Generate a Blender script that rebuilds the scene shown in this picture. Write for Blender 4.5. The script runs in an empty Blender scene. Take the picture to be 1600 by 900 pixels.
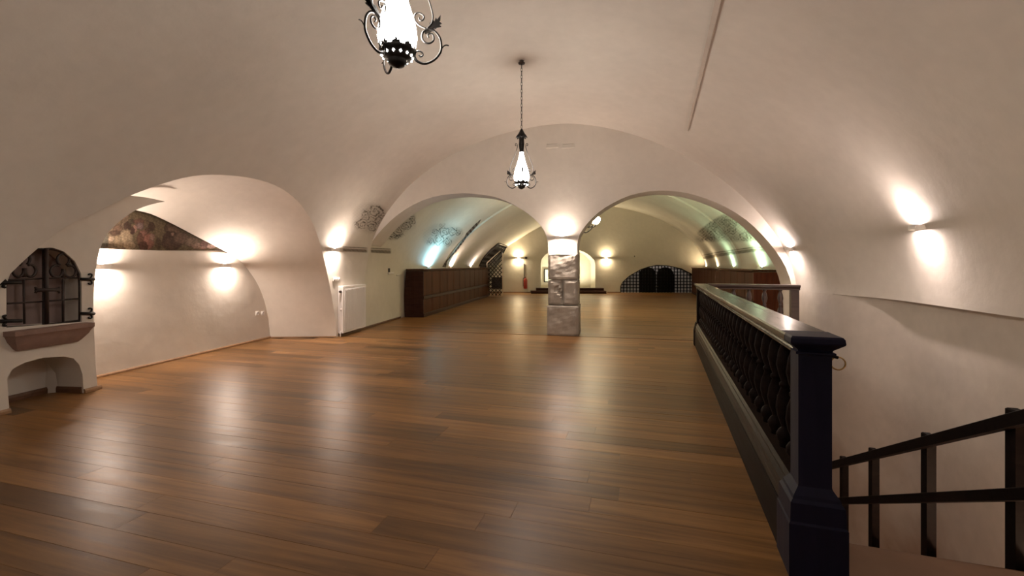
import bpy, math, random
from mathutils import Vector, Matrix
from mathutils.bvhtree import BVHTree
from mathutils.geometry import delaunay_2d_cdt
random.seed(7)
PI = math.pi
SC = bpy.context.scene
COL = SC.collection

# ------------------------------------------------------------------ camera, world, exposure
EYE = 1.45; F = 700.0; HX = 800.0; HY = 415.0
cam_d = bpy.data.cameras.new('camera'); cam_d.sensor_width = 36.0; cam_d.lens = 36.0*F/1600.0
cam_d.shift_y = -(450.0-HY)/1600.0; cam_d.clip_start = 0.05
cam = bpy.data.objects.new('camera', cam_d); COL.objects.link(cam)
cam.location = (0, 0, EYE); cam.rotation_euler = (PI/2, 0, 0)
SC.camera = cam
wd = bpy.data.worlds.new('world'); SC.world = wd; wd.use_nodes = True
wd.node_tree.nodes['Background'].inputs[0].default_value = (0.9, 0.75, 0.62, 1)
wd.node_tree.nodes['Background'].inputs[1].default_value = 0.02
SC.view_settings.view_transform = 'Standard'; SC.view_settings.look = 'None'
SC.view_settings.exposure = 0.70; SC.view_settings.gamma = 1.0
SCONCE_W = 13.0; PENDANT_E = 62.0; PENDANT_W = 85.0
WARM = (1.0, 0.83, 0.71); PINK = (1.0, 0.83, 0.76); YEL = (1.0, 0.80, 0.50); CYAN = (0.34, 0.78, 1.0); GRN = (0.62, 1.0, 0.66)

# ------------------------------------------------------------------ helpers
def ray(px, py): return Vector(((px-HX)/F, 1.0, (HY-py)/F))
def at_y(px, py, Y): r = ray(px, py); return Vector((r.x*Y, Y, EYE+r.z*Y))
def on_floor(px, py, h=0.0): Y = (h-EYE)/ray(px, py).z; return at_y(px, py, Y)
def on_plane(px, py, p0, n):
    r = ray(px, py); o = Vector((0, 0, EYE)); t = (p0-o).dot(n)/r.dot(n); return o+r*t
def smooth(x, a, b):
    t = min(1, max(0, (x-a)/(b-a))); return t*t*(3-2*t)
def lerp(a, b, t): return a+(b-a)*t
def interp(x, tab):
    if x <= tab[0][0]: return tab[0][1]
    for (x0, y0), (x1, y1) in zip(tab, tab[1:]):
        if x <= x1: return y0+(y1-y0)*(x-x0)/(x1-x0)
    return tab[-1][1]
def empty(name, loc=(0, 0, 0), rz=0.0, parent=None):
    o = bpy.data.objects.new(name, None); o.empty_display_size = 0.1
    COL.objects.link(o); o.location = loc; o.rotation_euler = (0, 0, rz)
    if parent: o.parent = parent
    return o
def tag(o, label=None, cat=None, group=None, kind=None):
    if label: o['label'] = label
    if cat: o['category'] = cat
    if group: o['group'] = group
    if kind: o['kind'] = kind
    return o
class MB:
    def __init__(s): s.v = []; s.f = []; s.sm = []
    def add(s, vs, fs, smooth=False):
        n = len(s.v); s.v += [tuple(v) for v in vs]
        s.f += [tuple(i+n for i in f) for f in fs]; s.sm += [smooth]*len(fs); return s
    def box(s, c, d, M=None):
        cx, cy, cz = c; x, y, z = d[0]/2, d[1]/2, d[2]/2
        vs = [Vector((cx+a*x, cy+b*y, cz+e*z)) for a in (-1, 1) for b in (-1, 1) for e in (-1, 1)]
        if M: vs = [M @ v for v in vs]
        return s.add(vs, [(0, 1, 3, 2), (4, 6, 7, 5), (0, 4, 5, 1), (2, 3, 7, 6), (0, 2, 6, 4), (1, 5, 7, 3)])
    def bevbox(s, c, d, b=0.01, M=None):
        # box with chamfered vertical/horizontal rims (three stacked rings, square loft)
        cx, cy, cz = c; x, y, z = d[0]/2, d[1]/2, d[2]/2
        rings = [(x-b, y-b, -z), (x, y, -z+b), (x, y, z-b), (x-b, y-b, z)]
        vs = []
        for rx, ry, rz in rings:
            vs += [Vector((cx+a*rx, cy+e*ry, cz+rz)) for a, e in ((-1, -1), (1, -1), (1, 1), (-1, 1))]
        if M: vs = [M @ v for v in vs]
        fs = [(3, 2, 1, 0), (12, 13, 14, 15)]
        for k in range(3):
            for j in range(4):
                fs.append((k*4+j, k*4+(j+1) % 4, k*4+4+(j+1) % 4, k*4+4+j))
        return s.add(vs, fs)
    def lathe(s, prof, seg=16, c=(0, 0, 0), M=None, caps=True):
        vs = []; fs = []; n = len(prof)
        for r, z in prof:
            for k in range(seg):
                a = 2*PI*k/seg; vs.append(Vector((c[0]+r*math.cos(a), c[1]+r*math.sin(a), c[2]+z)))
        if M: vs = [M @ v for v in vs]
        for i in range(n-1):
            for k in range(seg):
                k2 = (k+1) % seg; fs.append((i*seg+k, i*seg+k2, (i+1)*seg+k2, (i+1)*seg+k))
        s.add(vs, fs, True)
        if caps:
            m = len(s.v)-len(vs)
            s.f.append(tuple(m+k for k in reversed(range(seg)))); s.sm.append(False)
            s.f.append(tuple(m+(n-1)*seg+k for k in range(seg))); s.sm.append(False)
        return s
    def square(s, prof, M=None, c=(0, 0)):
        # square loft: prof of (halfwidth x, halfwidth y, z)
        vs = []; fs = []
        for hx, hy, z in prof:
            vs += [Vector((c[0]+a*hx, c[1]+b*hy, z)) for a, b in ((-1, -1), (1, -1), (1, 1), (-1, 1))]
        if M: vs = [M @ v for v in vs]
        n = len(prof)
        fs = [(3, 2, 1, 0), tuple((n-1)*4+k for k in range(4))]
        for i in range(n-1):
            for j in range(4): fs.append((i*4+j, i*4+(j+1) % 4, i*4+4+(j+1) % 4, i*4+4+j))
        return s.add(vs, fs)
    def sweep(s, prof, p0, p1, w, M=None, flat=True):
        # closed profile (w, z) extruded along x from p0 to p1 in local frame
        n = len(prof); vs = [Vector((p0, a, b)) for a, b in prof]+[Vector((p1, a, b)) for a, b in prof]
        if M: vs = [M @ v for v in vs]
        fs = [tuple(range(n)), tuple(reversed(range(n, 2*n)))]
        for j in range(n): fs.append((j, n+j, n+(j+1) % n, (j+1) % n))
        return s.add(vs, fs)
    def tube(s, pts, r, seg=6, closed=False, M=None):
        pts = [Vector(p) for p in pts]
        if M: pts = [M @ p for p in pts]
        n = len(pts); vs = []; fs = []; up = None
        rr = r if isinstance(r, (list, tuple)) else [r]*n
        for i, p in enumerate(pts):
            if closed: t = pts[(i+1) % n]-pts[i-1]
            else: t = pts[min(i+1, n-1)]-pts[max(i-1, 0)]
            t.normalize()
            if up is None: up = Vector((0, 0, 1)) if abs(t.z) < 0.9 else Vector((1, 0, 0))
            a = t.cross(up); 
            if a.length < 1e-4: a = t.cross(Vector((0.3, 1, 0.2)))
            a.normalize(); up = a.cross(t).normalized()
            for k in range(seg):
                an = 2*PI*k/seg; vs.append(p+(a*math.cos(an)+up*math.sin(an))*rr[i])
        m = n if closed else n-1
        for i in range(m):
            for k in range(seg):
                k2 = (k+1) % seg; j = (i+1) % n
                fs.append((i*seg+k, i*seg+k2, j*seg+k2, j*seg+k))
        if not closed: fs += [tuple(reversed(range(seg))), tuple((n-1)*seg+k for k in range(seg))]
        return s.add(vs, fs, True)
    def prism(s, poly, axis_vec, M=None):
        # poly: list of Vectors, extruded by axis_vec
        n = len(poly); a = Vector(axis_vec); vs = [Vector(p) for p in poly]+[Vector(p)+a for p in poly]
        if M: vs = [M @ v for v in vs]
        fs = [tuple(range(n)), tuple(reversed(range(n, 2*n)))]
        for j in range(n): fs.append((j, n+j, n+(j+1) % n, (j+1) % n))
        return s.add(vs, fs)
    def build(s, name, mat, parent=None, ang=None):
        me = bpy.data.meshes.new(name); me.from_pydata(s.v, [], s.f); me.validate()
        for p, q in zip(me.polygons, s.sm): p.use_smooth = q
        if ang is not None:
            for p in me.polygons: p.use_smooth = True
            me.set_sharp_from_angle(angle=math.radians(ang))
        me.materials.append(mat); me.update()
        o = bpy.data.objects.new(name, me); COL.objects.link(o)
        if parent: o.parent = parent
        return o
def copy_tree(o, parent=None):
    c = o.copy(); COL.objects.link(c)
    if parent: c.parent = parent
    for ch in list(o.children): copy_tree(ch, c)
    return c
def inpoly(x, y, P):
    r = False; j = len(P)-1
    for i in range(len(P)):
        if (P[i][1] > y) != (P[j][1] > y) and x < (P[j][0]-P[i][0])*(y-P[i][1])/(P[j][1]-P[i][1])+P[i][0]: r = not r
        j = i
    return r
def cdt_mesh(outer, holes, to3d, grid=None):
    """triangulate a 2D domain with holes and map it to 3D"""
    vs = []; es = []
    for loop in [outer]+holes:
        n0 = len(vs); vs += [Vector((p[0], p[1])) for p in loop]
        es += [(n0+i, n0+(i+1) % len(loop)) for i in range(len(loop))]
    if grid:
        for g in grid:
            if inpoly(g[0], g[1], outer) and not any(inpoly(g[0], g[1], h) for h in holes): vs.append(Vector(g))
    V, E, FF, *_ = delaunay_2d_cdt(vs, es, [], 0, 1e-5)
    fs = []
    for f in FF:
        c = sum((V[i] for i in f), Vector((0, 0)))/len(f)
        if inpoly(c.x, c.y, outer) and not any(inpoly(c.x, c.y, h) for h in holes): fs.append(tuple(f))
    return V, fs, [to3d(v.x, v.y) for v in V]
def densify(P, d):
    out = []
    for i in range(len(P)-1):
        a, b = Vector(P[i]), Vector(P[i+1]); n = max(1, int((b-a).length/d))
        out += [a.lerp(b, k/n) for k in range(n)]
    out.append(Vector(P[-1])); return out
def catmull(P, n=6, closed=False):
    P = [Vector(p) for p in P]; out = []; N = len(P)
    for i in range(N-1 if not closed else N):
        if closed: p0, p1, p2, p3 = P[i-1], P[i], P[(i+1) % N], P[(i+2) % N]
        else: p0, p1, p2, p3 = P[max(i-1, 0)], P[i], P[i+1], P[min(i+2, N-1)]
        for k in range(n):
            t = k/n
            out.append(0.5*((2*p1)+(-p0+p2)*t+(2*p0-5*p1+4*p2-p3)*t*t+(-p0+3*p1-3*p2+p3)*t**3))
    if not closed: out.append(P[-1])
    return out
def resample(P, n):
    L = [0]
    for a, b in zip(P, P[1:]): L.append(L[-1]+(b-a).length)
    out = []
    for k in range(n):
        d = L[-1]*k/(n-1); j = 0
        while j < len(L)-2 and L[j+1] < d: j += 1
        t = (d-L[j])/max(1e-9, L[j+1]-L[j]); out.append(P[j].lerp(P[j+1], min(1, t)))
    return out

# ------------------------------------------------------------------ materials
def newmat(name):
    m = bpy.data.materials.new(name); m.use_nodes = True
    return m, m.node_tree.nodes, m.node_tree.links, m.node_tree.nodes['Principled BSDF']
def plain(name, col, rough=0.5, metal=0.0, coat=0.0, noise=0.0, scale=8.0, bump=0.0, spec=None):
    m, N, L, B = newmat(name)
    B.inputs['Base Color'].default_value = (*col, 1); B.inputs['Roughness'].default_value = rough
    B.inputs['Metallic'].default_value = metal; B.inputs['Coat Weight'].default_value = coat
    if spec is not None: B.inputs['Specular IOR Level'].default_value = spec
    if noise or bump:
        tc = N.new('ShaderNodeTexCoord'); nz = N.new('ShaderNodeTexNoise'); nz.inputs['Scale'].default_value = scale
        nz.inputs['Detail'].default_value = 6; L.new(tc.outputs['Object'], nz.inputs['Vector'])
        if noise:
            mx = N.new('ShaderNodeMix'); mx.data_type = 'RGBA'
            mx.inputs[6].default_value = (*[c*(1-noise) for c in col], 1); mx.inputs[7].default_value = (*[min(1, c*(1+noise)) for c in col], 1)
            L.new(nz.outputs['Fac'], mx.inputs[0]); L.new(mx.outputs[2], B.inputs['Base Color'])
        if bump:
            bp = N.new('ShaderNodeBump'); bp.inputs['Strength'].default_value = bump; bp.inputs['Distance'].default_value = 0.02
            L.new(nz.outputs['Fac'], bp.inputs['Height']); L.new(bp.outputs['Normal'], B.inputs['Normal'])
    return m
def plaster(name, col, stain=None, stain_h=None, rough=0.75):
    m, N, L, B = newmat(name); B.inputs['Roughness'].default_value = rough
    B.inputs['Specular IOR Level'].default_value = 0.3
    tc = N.new('ShaderNodeTexCoord')
    n1 = N.new('ShaderNodeTexNoise'); n1.inputs['Scale'].default_value = 0.9; n1.inputs['Detail'].default_value = 5
    n2 = N.new('ShaderNodeTexNoise'); n2.inputs['Scale'].default_value = 7; n2.inputs['Detail'].default_value = 6
    for n in (n1, n2): L.new(tc.outputs['Object'], n.inputs['Vector'])
    r = N.new('ShaderNodeValToRGB'); r.color_ramp.elements[0].position = 0.3; r.color_ramp.elements[1].position = 0.7
    r.color_ramp.elements[0].color = (*[c*(0.90 if not stain else 0.84) for c in col], 1); r.color_ramp.elements[1].color = (*[min(1, c*1.04) for c in col], 1)
    ad = N.new('ShaderNodeMath'); ad.operation = 'MULTIPLY_ADD'; ad.inputs[1].default_value = 0.35; L.new(n2.outputs['Fac'], ad.inputs[0])
    ml = N.new('ShaderNodeMath'); ml.operation = 'MULTIPLY'; ml.inputs[1].default_value = 0.65; L.new(n1.outputs['Fac'], ml.inputs[0])
    L.new(ml.outputs[0], ad.inputs[2]); L.new(ad.outputs[0], r.inputs['Fac'])
    out = r.outputs['Color']
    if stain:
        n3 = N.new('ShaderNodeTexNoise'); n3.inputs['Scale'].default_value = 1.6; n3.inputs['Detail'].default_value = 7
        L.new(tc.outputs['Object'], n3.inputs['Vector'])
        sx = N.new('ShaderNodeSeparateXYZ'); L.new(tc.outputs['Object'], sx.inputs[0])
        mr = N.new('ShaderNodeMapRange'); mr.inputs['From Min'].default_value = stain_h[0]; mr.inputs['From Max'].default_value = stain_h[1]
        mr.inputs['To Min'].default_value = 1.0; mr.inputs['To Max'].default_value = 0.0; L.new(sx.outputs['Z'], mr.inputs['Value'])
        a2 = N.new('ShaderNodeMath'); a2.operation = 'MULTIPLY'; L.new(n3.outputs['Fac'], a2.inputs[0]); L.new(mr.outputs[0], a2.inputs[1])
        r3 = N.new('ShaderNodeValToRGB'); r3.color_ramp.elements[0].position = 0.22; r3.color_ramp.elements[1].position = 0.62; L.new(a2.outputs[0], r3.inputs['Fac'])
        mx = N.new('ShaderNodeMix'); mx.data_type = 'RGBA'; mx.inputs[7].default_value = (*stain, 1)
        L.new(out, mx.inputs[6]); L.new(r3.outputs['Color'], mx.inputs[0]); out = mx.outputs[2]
    L.new(out, B.inputs['Base Color'])
    n4 = N.new('ShaderNodeTexNoise'); n4.inputs['Scale'].default_value = 3.0; n4.inputs['Detail'].default_value = 8; L.new(tc.outputs['Object'], n4.inputs['Vector'])
    bp = N.new('ShaderNodeBump'); bp.inputs['Strength'].default_value = 0.35; bp.inputs['Distance'].default_value = 0.03
    L.new(n4.outputs['Fac'], bp.inputs['Height']); L.new(bp.outputs['Normal'], B.inputs['Normal'])
    return m
def wood(name, c0, c1, rough=0.35, scale=1.0, rot=0.0, tone=False, coat=0.0, axis_scale=(0.7, 14, 14)):
    m, N, L, B = newmat(name)
    tc = N.new('ShaderNodeTexCoord'); mp = N.new('ShaderNodeMapping')
    mp.inputs['Rotation'].default_value = (0, 0, rot)
    L.new(tc.outputs['Object'], mp.inputs['Vector'])
    ms = N.new('ShaderNodeVectorMath'); ms.operation = 'MULTIPLY'; ms.inputs[1].default_value = tuple(a*scale for a in axis_scale)
    L.new(mp.outputs[0], ms.inputs[0])
    vec = ms.outputs[0]
    if tone:
        at = N.new('ShaderNodeAttribute'); at.attribute_name = 'tone'
        off = N.new('ShaderNodeVectorMath'); off.operation = 'MULTIPLY_ADD'
        cb = N.new('ShaderNodeCombineXYZ'); 
        for i in range(3): L.new(at.outputs['Fac'], cb.inputs[i])
        off.inputs[1].default_value = (37, 91, 13); L.new(cb.outputs[0], off.inputs[0]); L.new(vec, off.inputs[2]); vec = off.outputs[0]
    nz = N.new('ShaderNodeTexNoise'); nz.inputs['Scale'].default_value = 1.0; nz.inputs['Detail'].default_value = 8; nz.inputs['Distortion'].default_value = 0.6
    nz.inputs['Roughness'].default_value = 0.65
    L.new(vec, nz.inputs['Vector'])
    r = N.new('ShaderNodeValToRGB'); r.color_ramp.elements[0].position = 0.32; r.color_ramp.elements[1].position = 0.68
    r.color_ramp.elements[0].color = (*c0, 1); r.color_ramp.elements[1].color = (*c1, 1)
    L.new(nz.outputs['Fac'], r.inputs['Fac']); out = r.outputs['Color']
    if tone:
        mr = N.new('ShaderNodeMapRange'); mr.inputs['To Min'].default_value = 0.5; mr.inputs['To Max'].default_value = 1.4; L.new(at.outputs['Fac'], mr.inputs['Value'])
        vm = N.new('ShaderNodeVectorMath'); vm.operation = 'SCALE'; L.new(out, vm.inputs[0]); L.new(mr.outputs[0], vm.inputs['Scale']); out = vm.outputs[0]
    L.new(out, B.inputs['Base Color'])
    rr = N.new('ShaderNodeMapRange'); rr.inputs['To Min'].default_value = rough-0.06; rr.inputs['To Max'].default_value = rough+0.1
    L.new(nz.outputs['Fac'], rr.inputs['Value']); L.new(rr.outputs[0], B.inputs['Roughness'])
    bp = N.new('ShaderNodeBump'); bp.inputs['Strength'].default_value = 0.18; bp.inputs['Distance'].default_value = 0.004
    L.new(nz.outputs['Fac'], bp.inputs['Height'])
    if tone:
        n5 = N.new('ShaderNodeTexNoise'); n5.inputs['Scale'].default_value = 2.2; n5.inputs['Detail'].default_value = 2
        L.new(tc.outputs['Object'], n5.inputs['Vector'])
        b2 = N.new('ShaderNodeBump'); b2.inputs['Strength'].default_value = 0.2; b2.inputs['Distance'].default_value = 0.012
        L.new(n5.outputs['Fac'], b2.inputs['Height']); L.new(bp.outputs['Normal'], b2.inputs['Normal']); L.new(b2.outputs['Normal'], B.inputs['Normal'])
    else: L.new(bp.outputs['Normal'], B.inputs['Normal'])
    B.inputs['Coat Weight'].default_value = coat; B.inputs['Coat Roughness'].default_value = 0.12
    return m
def emit(name, col, s):
    m, N, L, B = newmat(name); B.inputs['Base Color'].default_value = (*col, 1)
    B.inputs['Emission Color'].default_value = (*col, 1); B.inputs['Emission Strength'].default_value = s; return m
def paint(name, alpha=False):
    m, N, L, B = newmat(name); B.inputs['Roughness'].default_value = 0.8; B.inputs['Specular IOR Level'].default_value = 0.2
    at = N.new('ShaderNodeAttribute'); at.attribute_name = 'Col'; L.new(at.outputs['Color'], B.inputs['Base Color'])
    if alpha: L.new(at.outputs['Alpha'], B.inputs['Alpha'])
    return m
M = dict(
    plaster=plaster('lime_plaster', (0.66, 0.60, 0.535)),
    plaster_far=plaster('far_lime_plaster', (0.64, 0.585, 0.49)),
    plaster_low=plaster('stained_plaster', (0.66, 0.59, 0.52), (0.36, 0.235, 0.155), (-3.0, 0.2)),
    floor=wood('oiled_oak_floor', (0.12, 0.056, 0.020), (0.30, 0.150, 0.050), rough=0.34, rot=math.radians(16.0), tone=True),
    under=plain('dark_subfloor', (0.03, 0.015, 0.008), 0.7),
    rail=wood('dark_stained_wood', (0.008, 0.005, 0.005), (0.017, 0.011, 0.009), rough=0.42, scale=1.5),
    mould=wood('dark_brown_moulding', (0.016, 0.010, 0.008), (0.032, 0.020, 0.015), rough=0.34, scale=1.5),
    cap=wood('polished_dark_wood', (0.012, 0.008, 0.008), (0.028, 0.018, 0.016), rough=0.24, coat=0.08, scale=1.5),
    navy=wood('shade_blue_dark_wood', (0.006, 0.006, 0.019), (0.010, 0.009, 0.027), rough=0.5, scale=1.5, axis_scale=(10, 10, 1)),  # dark newel wood with the bluish cast of shade mixed into its colour
    counter=wood('reddish_brown_wainscot', (0.045, 0.017, 0.009), (0.095, 0.038, 0.020), rough=0.5, scale=1.0, axis_scale=(9, 9, 0.8)),
    counter_red=wood('red_brown_wainscot', (0.10, 0.026, 0.014), (0.20, 0.062, 0.032), rough=0.35, scale=1.0, axis_scale=(9, 9, 0.8)),
    skirt=wood('pale_oak_skirting', (0.24, 0.13, 0.065), (0.36, 0.21, 0.11), rough=0.45),
    skirt_dark=wood('dark_oak_skirting', (0.10, 0.045, 0.02), (0.17, 0.08, 0.04), rough=0.45),
    iron=plain('black_wrought_iron', (0.012, 0.010, 0.009), 0.42, 0.6),
    iron_brown=plain('brown_painted_iron', (0.028, 0.016, 0.013), 0.5, 0.3),
    stone=plain('grey_sandstone', (0.41, 0.36, 0.305), 0.85, noise=0.12, scale=9, bump=0.5),
    sill=plain('purplish_sandstone', (0.235, 0.145, 0.115), 0.8, noise=0.35, scale=7, bump=0.6),
    white=plain('white_enamel', (0.76, 0.72, 0.70), 0.35),
    plastic=plain('white_plastic', (0.74, 0.70, 0.65), 0.4),
    dark=plain('dark_opening', (0.012, 0.008, 0.010), 0.8),
    cloth=plain('grey_brown_shutter', (0.20, 0.14, 0.125), 0.8, noise=0.25, scale=5),
    shade=emit('glowing_glass_shade', (1.0, 0.93, 0.84), PENDANT_E),
    red=plain('red_lacquer', (0.35, 0.035, 0.02), 0.3),
    step=wood('dark_oak_step', (0.028, 0.010, 0.007), (0.055, 0.022, 0.013), rough=0.4),
    stairs=plain('worn_stair_stone', (0.30, 0.18, 0.115), 0.7, noise=0.25, scale=4, bump=0.4),
    scar=plain('repaired_plaster_joint', (0.50, 0.42, 0.36), 0.85, noise=0.15, scale=6, bump=0.4),
    lattice=plain('pale_lattice_paint', (0.62, 0.50, 0.38), 0.5),
    brass=plain('brass', (0.65, 0.45, 0.2), 0.3, 1.0),
    gap=plain('pale_board_panel', (0.8, 0.8, 0.68), 0.5),  # plain pale colour of the framed board
)
M['rail'].node_tree.nodes['Principled BSDF'].inputs['IOR'].default_value = 1.12; M['cap'].node_tree.nodes['Bump'].inputs['Strength'].default_value = 0.02; M['mould'].node_tree.nodes['Bump'].inputs['Strength'].default_value = 0.03; M['mould'].node_tree.nodes['Principled BSDF'].inputs['IOR'].default_value = 1.3
for k_, v_ in (('floor', 0.27), ('stairs', 0.1), ('rail', 0.3), ('navy', 0.2), ('counter', 0.03), ('counter_red', 0.15), ('step', 0.08), ('cap', 0.22), ('mould', 0.12)): M[k_].node_tree.nodes['Principled BSDF'].inputs['Specular IOR Level'].default_value = v_
M['paint'] = paint('fresco_paint'); M['paint_a'] = paint('faded_scroll_paint', True)

# ------------------------------------------------------------------ plan of the room (metres; camera foot at origin, looking along +Y)
KP = 0.229                       # the transverse arch wall runs slightly askew: its plane is Y + KP x = UP
UP = 9.49
H0 = 1.0; CROWN = 4.38
AXL = [(-7, -6.15), (3.3, -4.93), (8.24, -3.56), (9.49, -3.385), (11, -3.2)]
def xl(u): return interp(u, AXL)
def xc(u): return -0.906+0.2*u
def xr(u):
    main = 2.88+0.31*u
    if u < 0: main = 2.88+0.12*u
    arch = xc(u)+4.27
    return lerp(main, arch, smooth(u, 6.6, 8.7))
def nr(u): return lerp(2.0, 1.7, smooth(u, 6.6, 8.7))
def spw(v, e): return math.copysign(abs(v)**e, v)
def vault_pt(u, v):
    b = CROWN-H0
    if v < 0.15: x, h = xl(u), H0*v/0.15
    elif v <= 0.575:
        ph = (v-0.15)/0.425*PI/2; a = xc(u)-xl(u); x = xc(u)-a*math.cos(ph); h = H0+b*math.sin(ph)
    else:
        ph = (1-v)/0.425*PI/2; a = xr(u)-xc(u); e = 2/nr(u); x = xc(u)+a*spw(math.cos(ph), e); h = H0+b*spw(math.sin(ph), e)
    return Vector((x, u-KP*x, h))
VS = 14.0
def grid_mesh(fn, us, vs):
    P = [fn(u, v) for u in us for v in vs]; UV = [(u, v) for u in us for v in vs]; m = len(vs)
    Fc = []
    for i in range(len(us)-1):
        for j in range(m-1):
            a = i*m+j; Fc += [(a, a+1, a+m+1), (a, a+m+1, a+m)]
    return P, UV, Fc
class Probe:
    """ray probe on a parametric surface: pixel -> 3D point, normal and (u, v)"""
    def __init__(s, fn, us, vs):
        s.P, s.UV, s.F = grid_mesh(fn, us, vs); s.t = BVHTree.FromPolygons(s.P, s.F)
    def hit(s, px, py):
        h, n, i, d = s.t.ray_cast(Vector((0, 0, EYE)), ray(px, py).normalized())
        if h is None: return None
        if n.dot(ray(px, py)) > 0: n = -n
        a, b, c = (s.P[k] for k in s.F[i]); v0 = b-a; v1 = c-a; v2 = h-a
        d00, d01, d11, d20, d21 = v0.dot(v0), v0.dot(v1), v1.dot(v1), v2.dot(v0), v2.dot(v1)
        den = d00*d11-d01*d01; y = (d11*d20-d01*d21)/den; z = (d00*d21-d01*d20)/den
        ua, ub, uc = (s.UV[k] for k in s.F[i])
        return h, n, (ua[0]*(1-y-z)+ub[0]*y+uc[0]*z, ua[1]*(1-y-z)+ub[1]*y+uc[1]*z)
def frange(a, b, n): return [a+(b-a)*k/n for k in range(n+1)]
US = frange(-5.5, UP+0.03, 74); VV = [0, 0.05, 0.1, 0.15]+frange(0.15, 0.575, 34)[1:]+frange(0.575, 0.999, 34)[1:]+[1.0]
MAIN = Probe(vault_pt, US, [-0.04]+VV)

# pier and recess planes on the left
P1 = on_floor(15, 645); P2 = on_floor(155, 608)
pier_t = (P2-P1).normalized(); pier_n = Vector((pier_t.y, -pier_t.x, 0))
R1 = on_floor(155, 590); R2 = on_floor(422, 528)
rec_t = (R2-R1).normalized(); rec_n = Vector((rec_t.y, -rec_t.x, 0))
def pier_at(px, py): return on_plane(px, py, P1, pier_n)
def rec_at(px, py, off=0.0): return on_plane(px, py, R1+rec_n*off, rec_n)

# ------------------------------------------------------------------ main vault with the lunette opening on the left
O_px = [(525, 527), (524, 505), (521, 480), (513, 435), (500, 380), (484, 340), (462, 311), (435, 292), (405, 281), (370, 275), (330, 273), (290, 277), (245, 290), (200, 307)]
G_px = [(200, 307), (147, 333), (100, 356), (58, 389), (28, 417), (0, 444)]
O_uv = []
for k, p in enumerate(catmull([(a, b) for a, b in O_px], 3)):
    h = MAIN.hit(p.x, p.y); O_uv.append(h[2])
O_uv[0] = (O_uv[0][0], 0.0)
G_uv = [MAIN.hit(p.x, p.y)[2] for p in catmull(G_px, 3)]
gl = G_uv[-1]
loop = O_uv+G_uv[1:]+[(gl[0]-0.25, gl[1]*0.75), (gl[0]-0.4, gl[1]*0.4), (gl[0]-0.45, 0.0)]
hole = [(u, v*VS) for u, v in loop]
hole[0] = (hole[0][0], 0.0); hole[-1] = (hole[-1][0], 0.0)
outer = [(US[0], 0.0), (hole[-1][0], 0.0)]+list(reversed(hole[:-1]))+[(US[-1], 0.0)]
outer += [(US[-1], v*VS) for v in VV[1:]]+[(u, VS) for u in reversed(US[:-1])]+[(US[0], v*VS) for v in reversed(VV[1:-1])]
# polygons: hole is carved by the outline itself, remove duplicates
grid = [(u, v*VS) for u in US[1:-1] for v in VV[1:-1]]
V2, fs, P3 = cdt_mesh(outer, [], lambda a, b: vault_pt(a, min(1, max(0, b/VS))), grid)
mb = MB(); mb.add(P3, fs); vault = mb.build('ceiling', M['plaster'], ang=35)
tag(vault, kind='structure')

# recess vault: lofted between the curve on the main vault and the curve on the recess back wall
O3 = [vault_pt(u, v) for u, v in O_uv]
O3[0] = Vector((O3[0].x, O3[0].y, 0))
O3n = [Vector(p) for p in O3]
last = O3[-1]
near_o = [last, Vector((pier_at(178, 322)-pier_n*0.12)), pier_at(158, 360)-pier_n*0.12, pier_at(150, 450)-pier_n*0.12, Vector((P2.x, P2.y, 0))-pier_n*0.12-pier_t*0.02]
K_px = [(422, 528), (420, 508), (416, 482), (408, 456), (396, 433), (378, 410), (362, 398), (345, 389), (310, 371), (270, 350), (235, 334), (205, 327)]
K3 = [rec_at(a, b) for a, b in catmull(K_px, 3)]
K3 = [rec_at(p.x, p.y, -0.0) for p in catmull(K_px, 3)]
kc = K3[-1]
near_k = [kc, kc-rec_t*0.45-Vector((0, 0, 0.12)), kc-rec_t*0.9-Vector((0, 0, 0.55)), kc-rec_t*1.15-Vector((0, 0, 1.2)), Vector((kc.x, kc.y, 0))-rec_t*1.25]
ic = next(i for i, p in enumerate(catmull(O_px, 3)) if p.x < 332)
OA = resample(O3[:ic+1], 40); OB = resample(O3[ic:]+catmull(near_o, 5)[1:], 34)
KA = resample(K3, 40); KB = resample(catmull(near_k, 5), 34)
OO = OA+OB[1:]; KK = KA+KB[1:]
mb = MB(); rows = 12; vs = []
for o, k in zip(OO, KK):
    for j in range(rows+1):
        t = j/rows; p = o.lerp(k, t)
        p.z += 0.10*math.sin(PI*t)*smooth(p.z, 0.6, 2.0)
        vs.append(p)
fs = []
for i in range(len(OO)-1):
    for j in range(rows):
        a = i*(rows+1)+j; fs.append((a, a+1, a+rows+2, a+rows+1))
mb.add(vs, fs, True); mb.build('ceiling_recess', M['plaster'], ang=45); tag(bpy.data.objects['ceiling_recess'], kind='structure')
# recess back wall: upper painted field lies 4 cm behind the lower wall
mb = MB()
topz = rec_at(150, 388).z
a = R1-rec_t*1.6; b = R2+rec_t*0.25
for (z0, z1, off) in ((-0.02, topz, 0.0), (topz, 3.2, -0.05)):
    p = [Vector((a.x, a.y, z0))+rec_n*off, Vector((b.x, b.y, z0))+rec_n*off, Vector((b.x, b.y, z1))+rec_n*off, Vector((a.x, a.y, z1))+rec_n*off]
    mb.prism(p, -rec_n*0.12)
mb.build('wall_left_recess', M['plaster']); tag(bpy.data.objects['wall_left_recess'], kind='structure')

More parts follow.
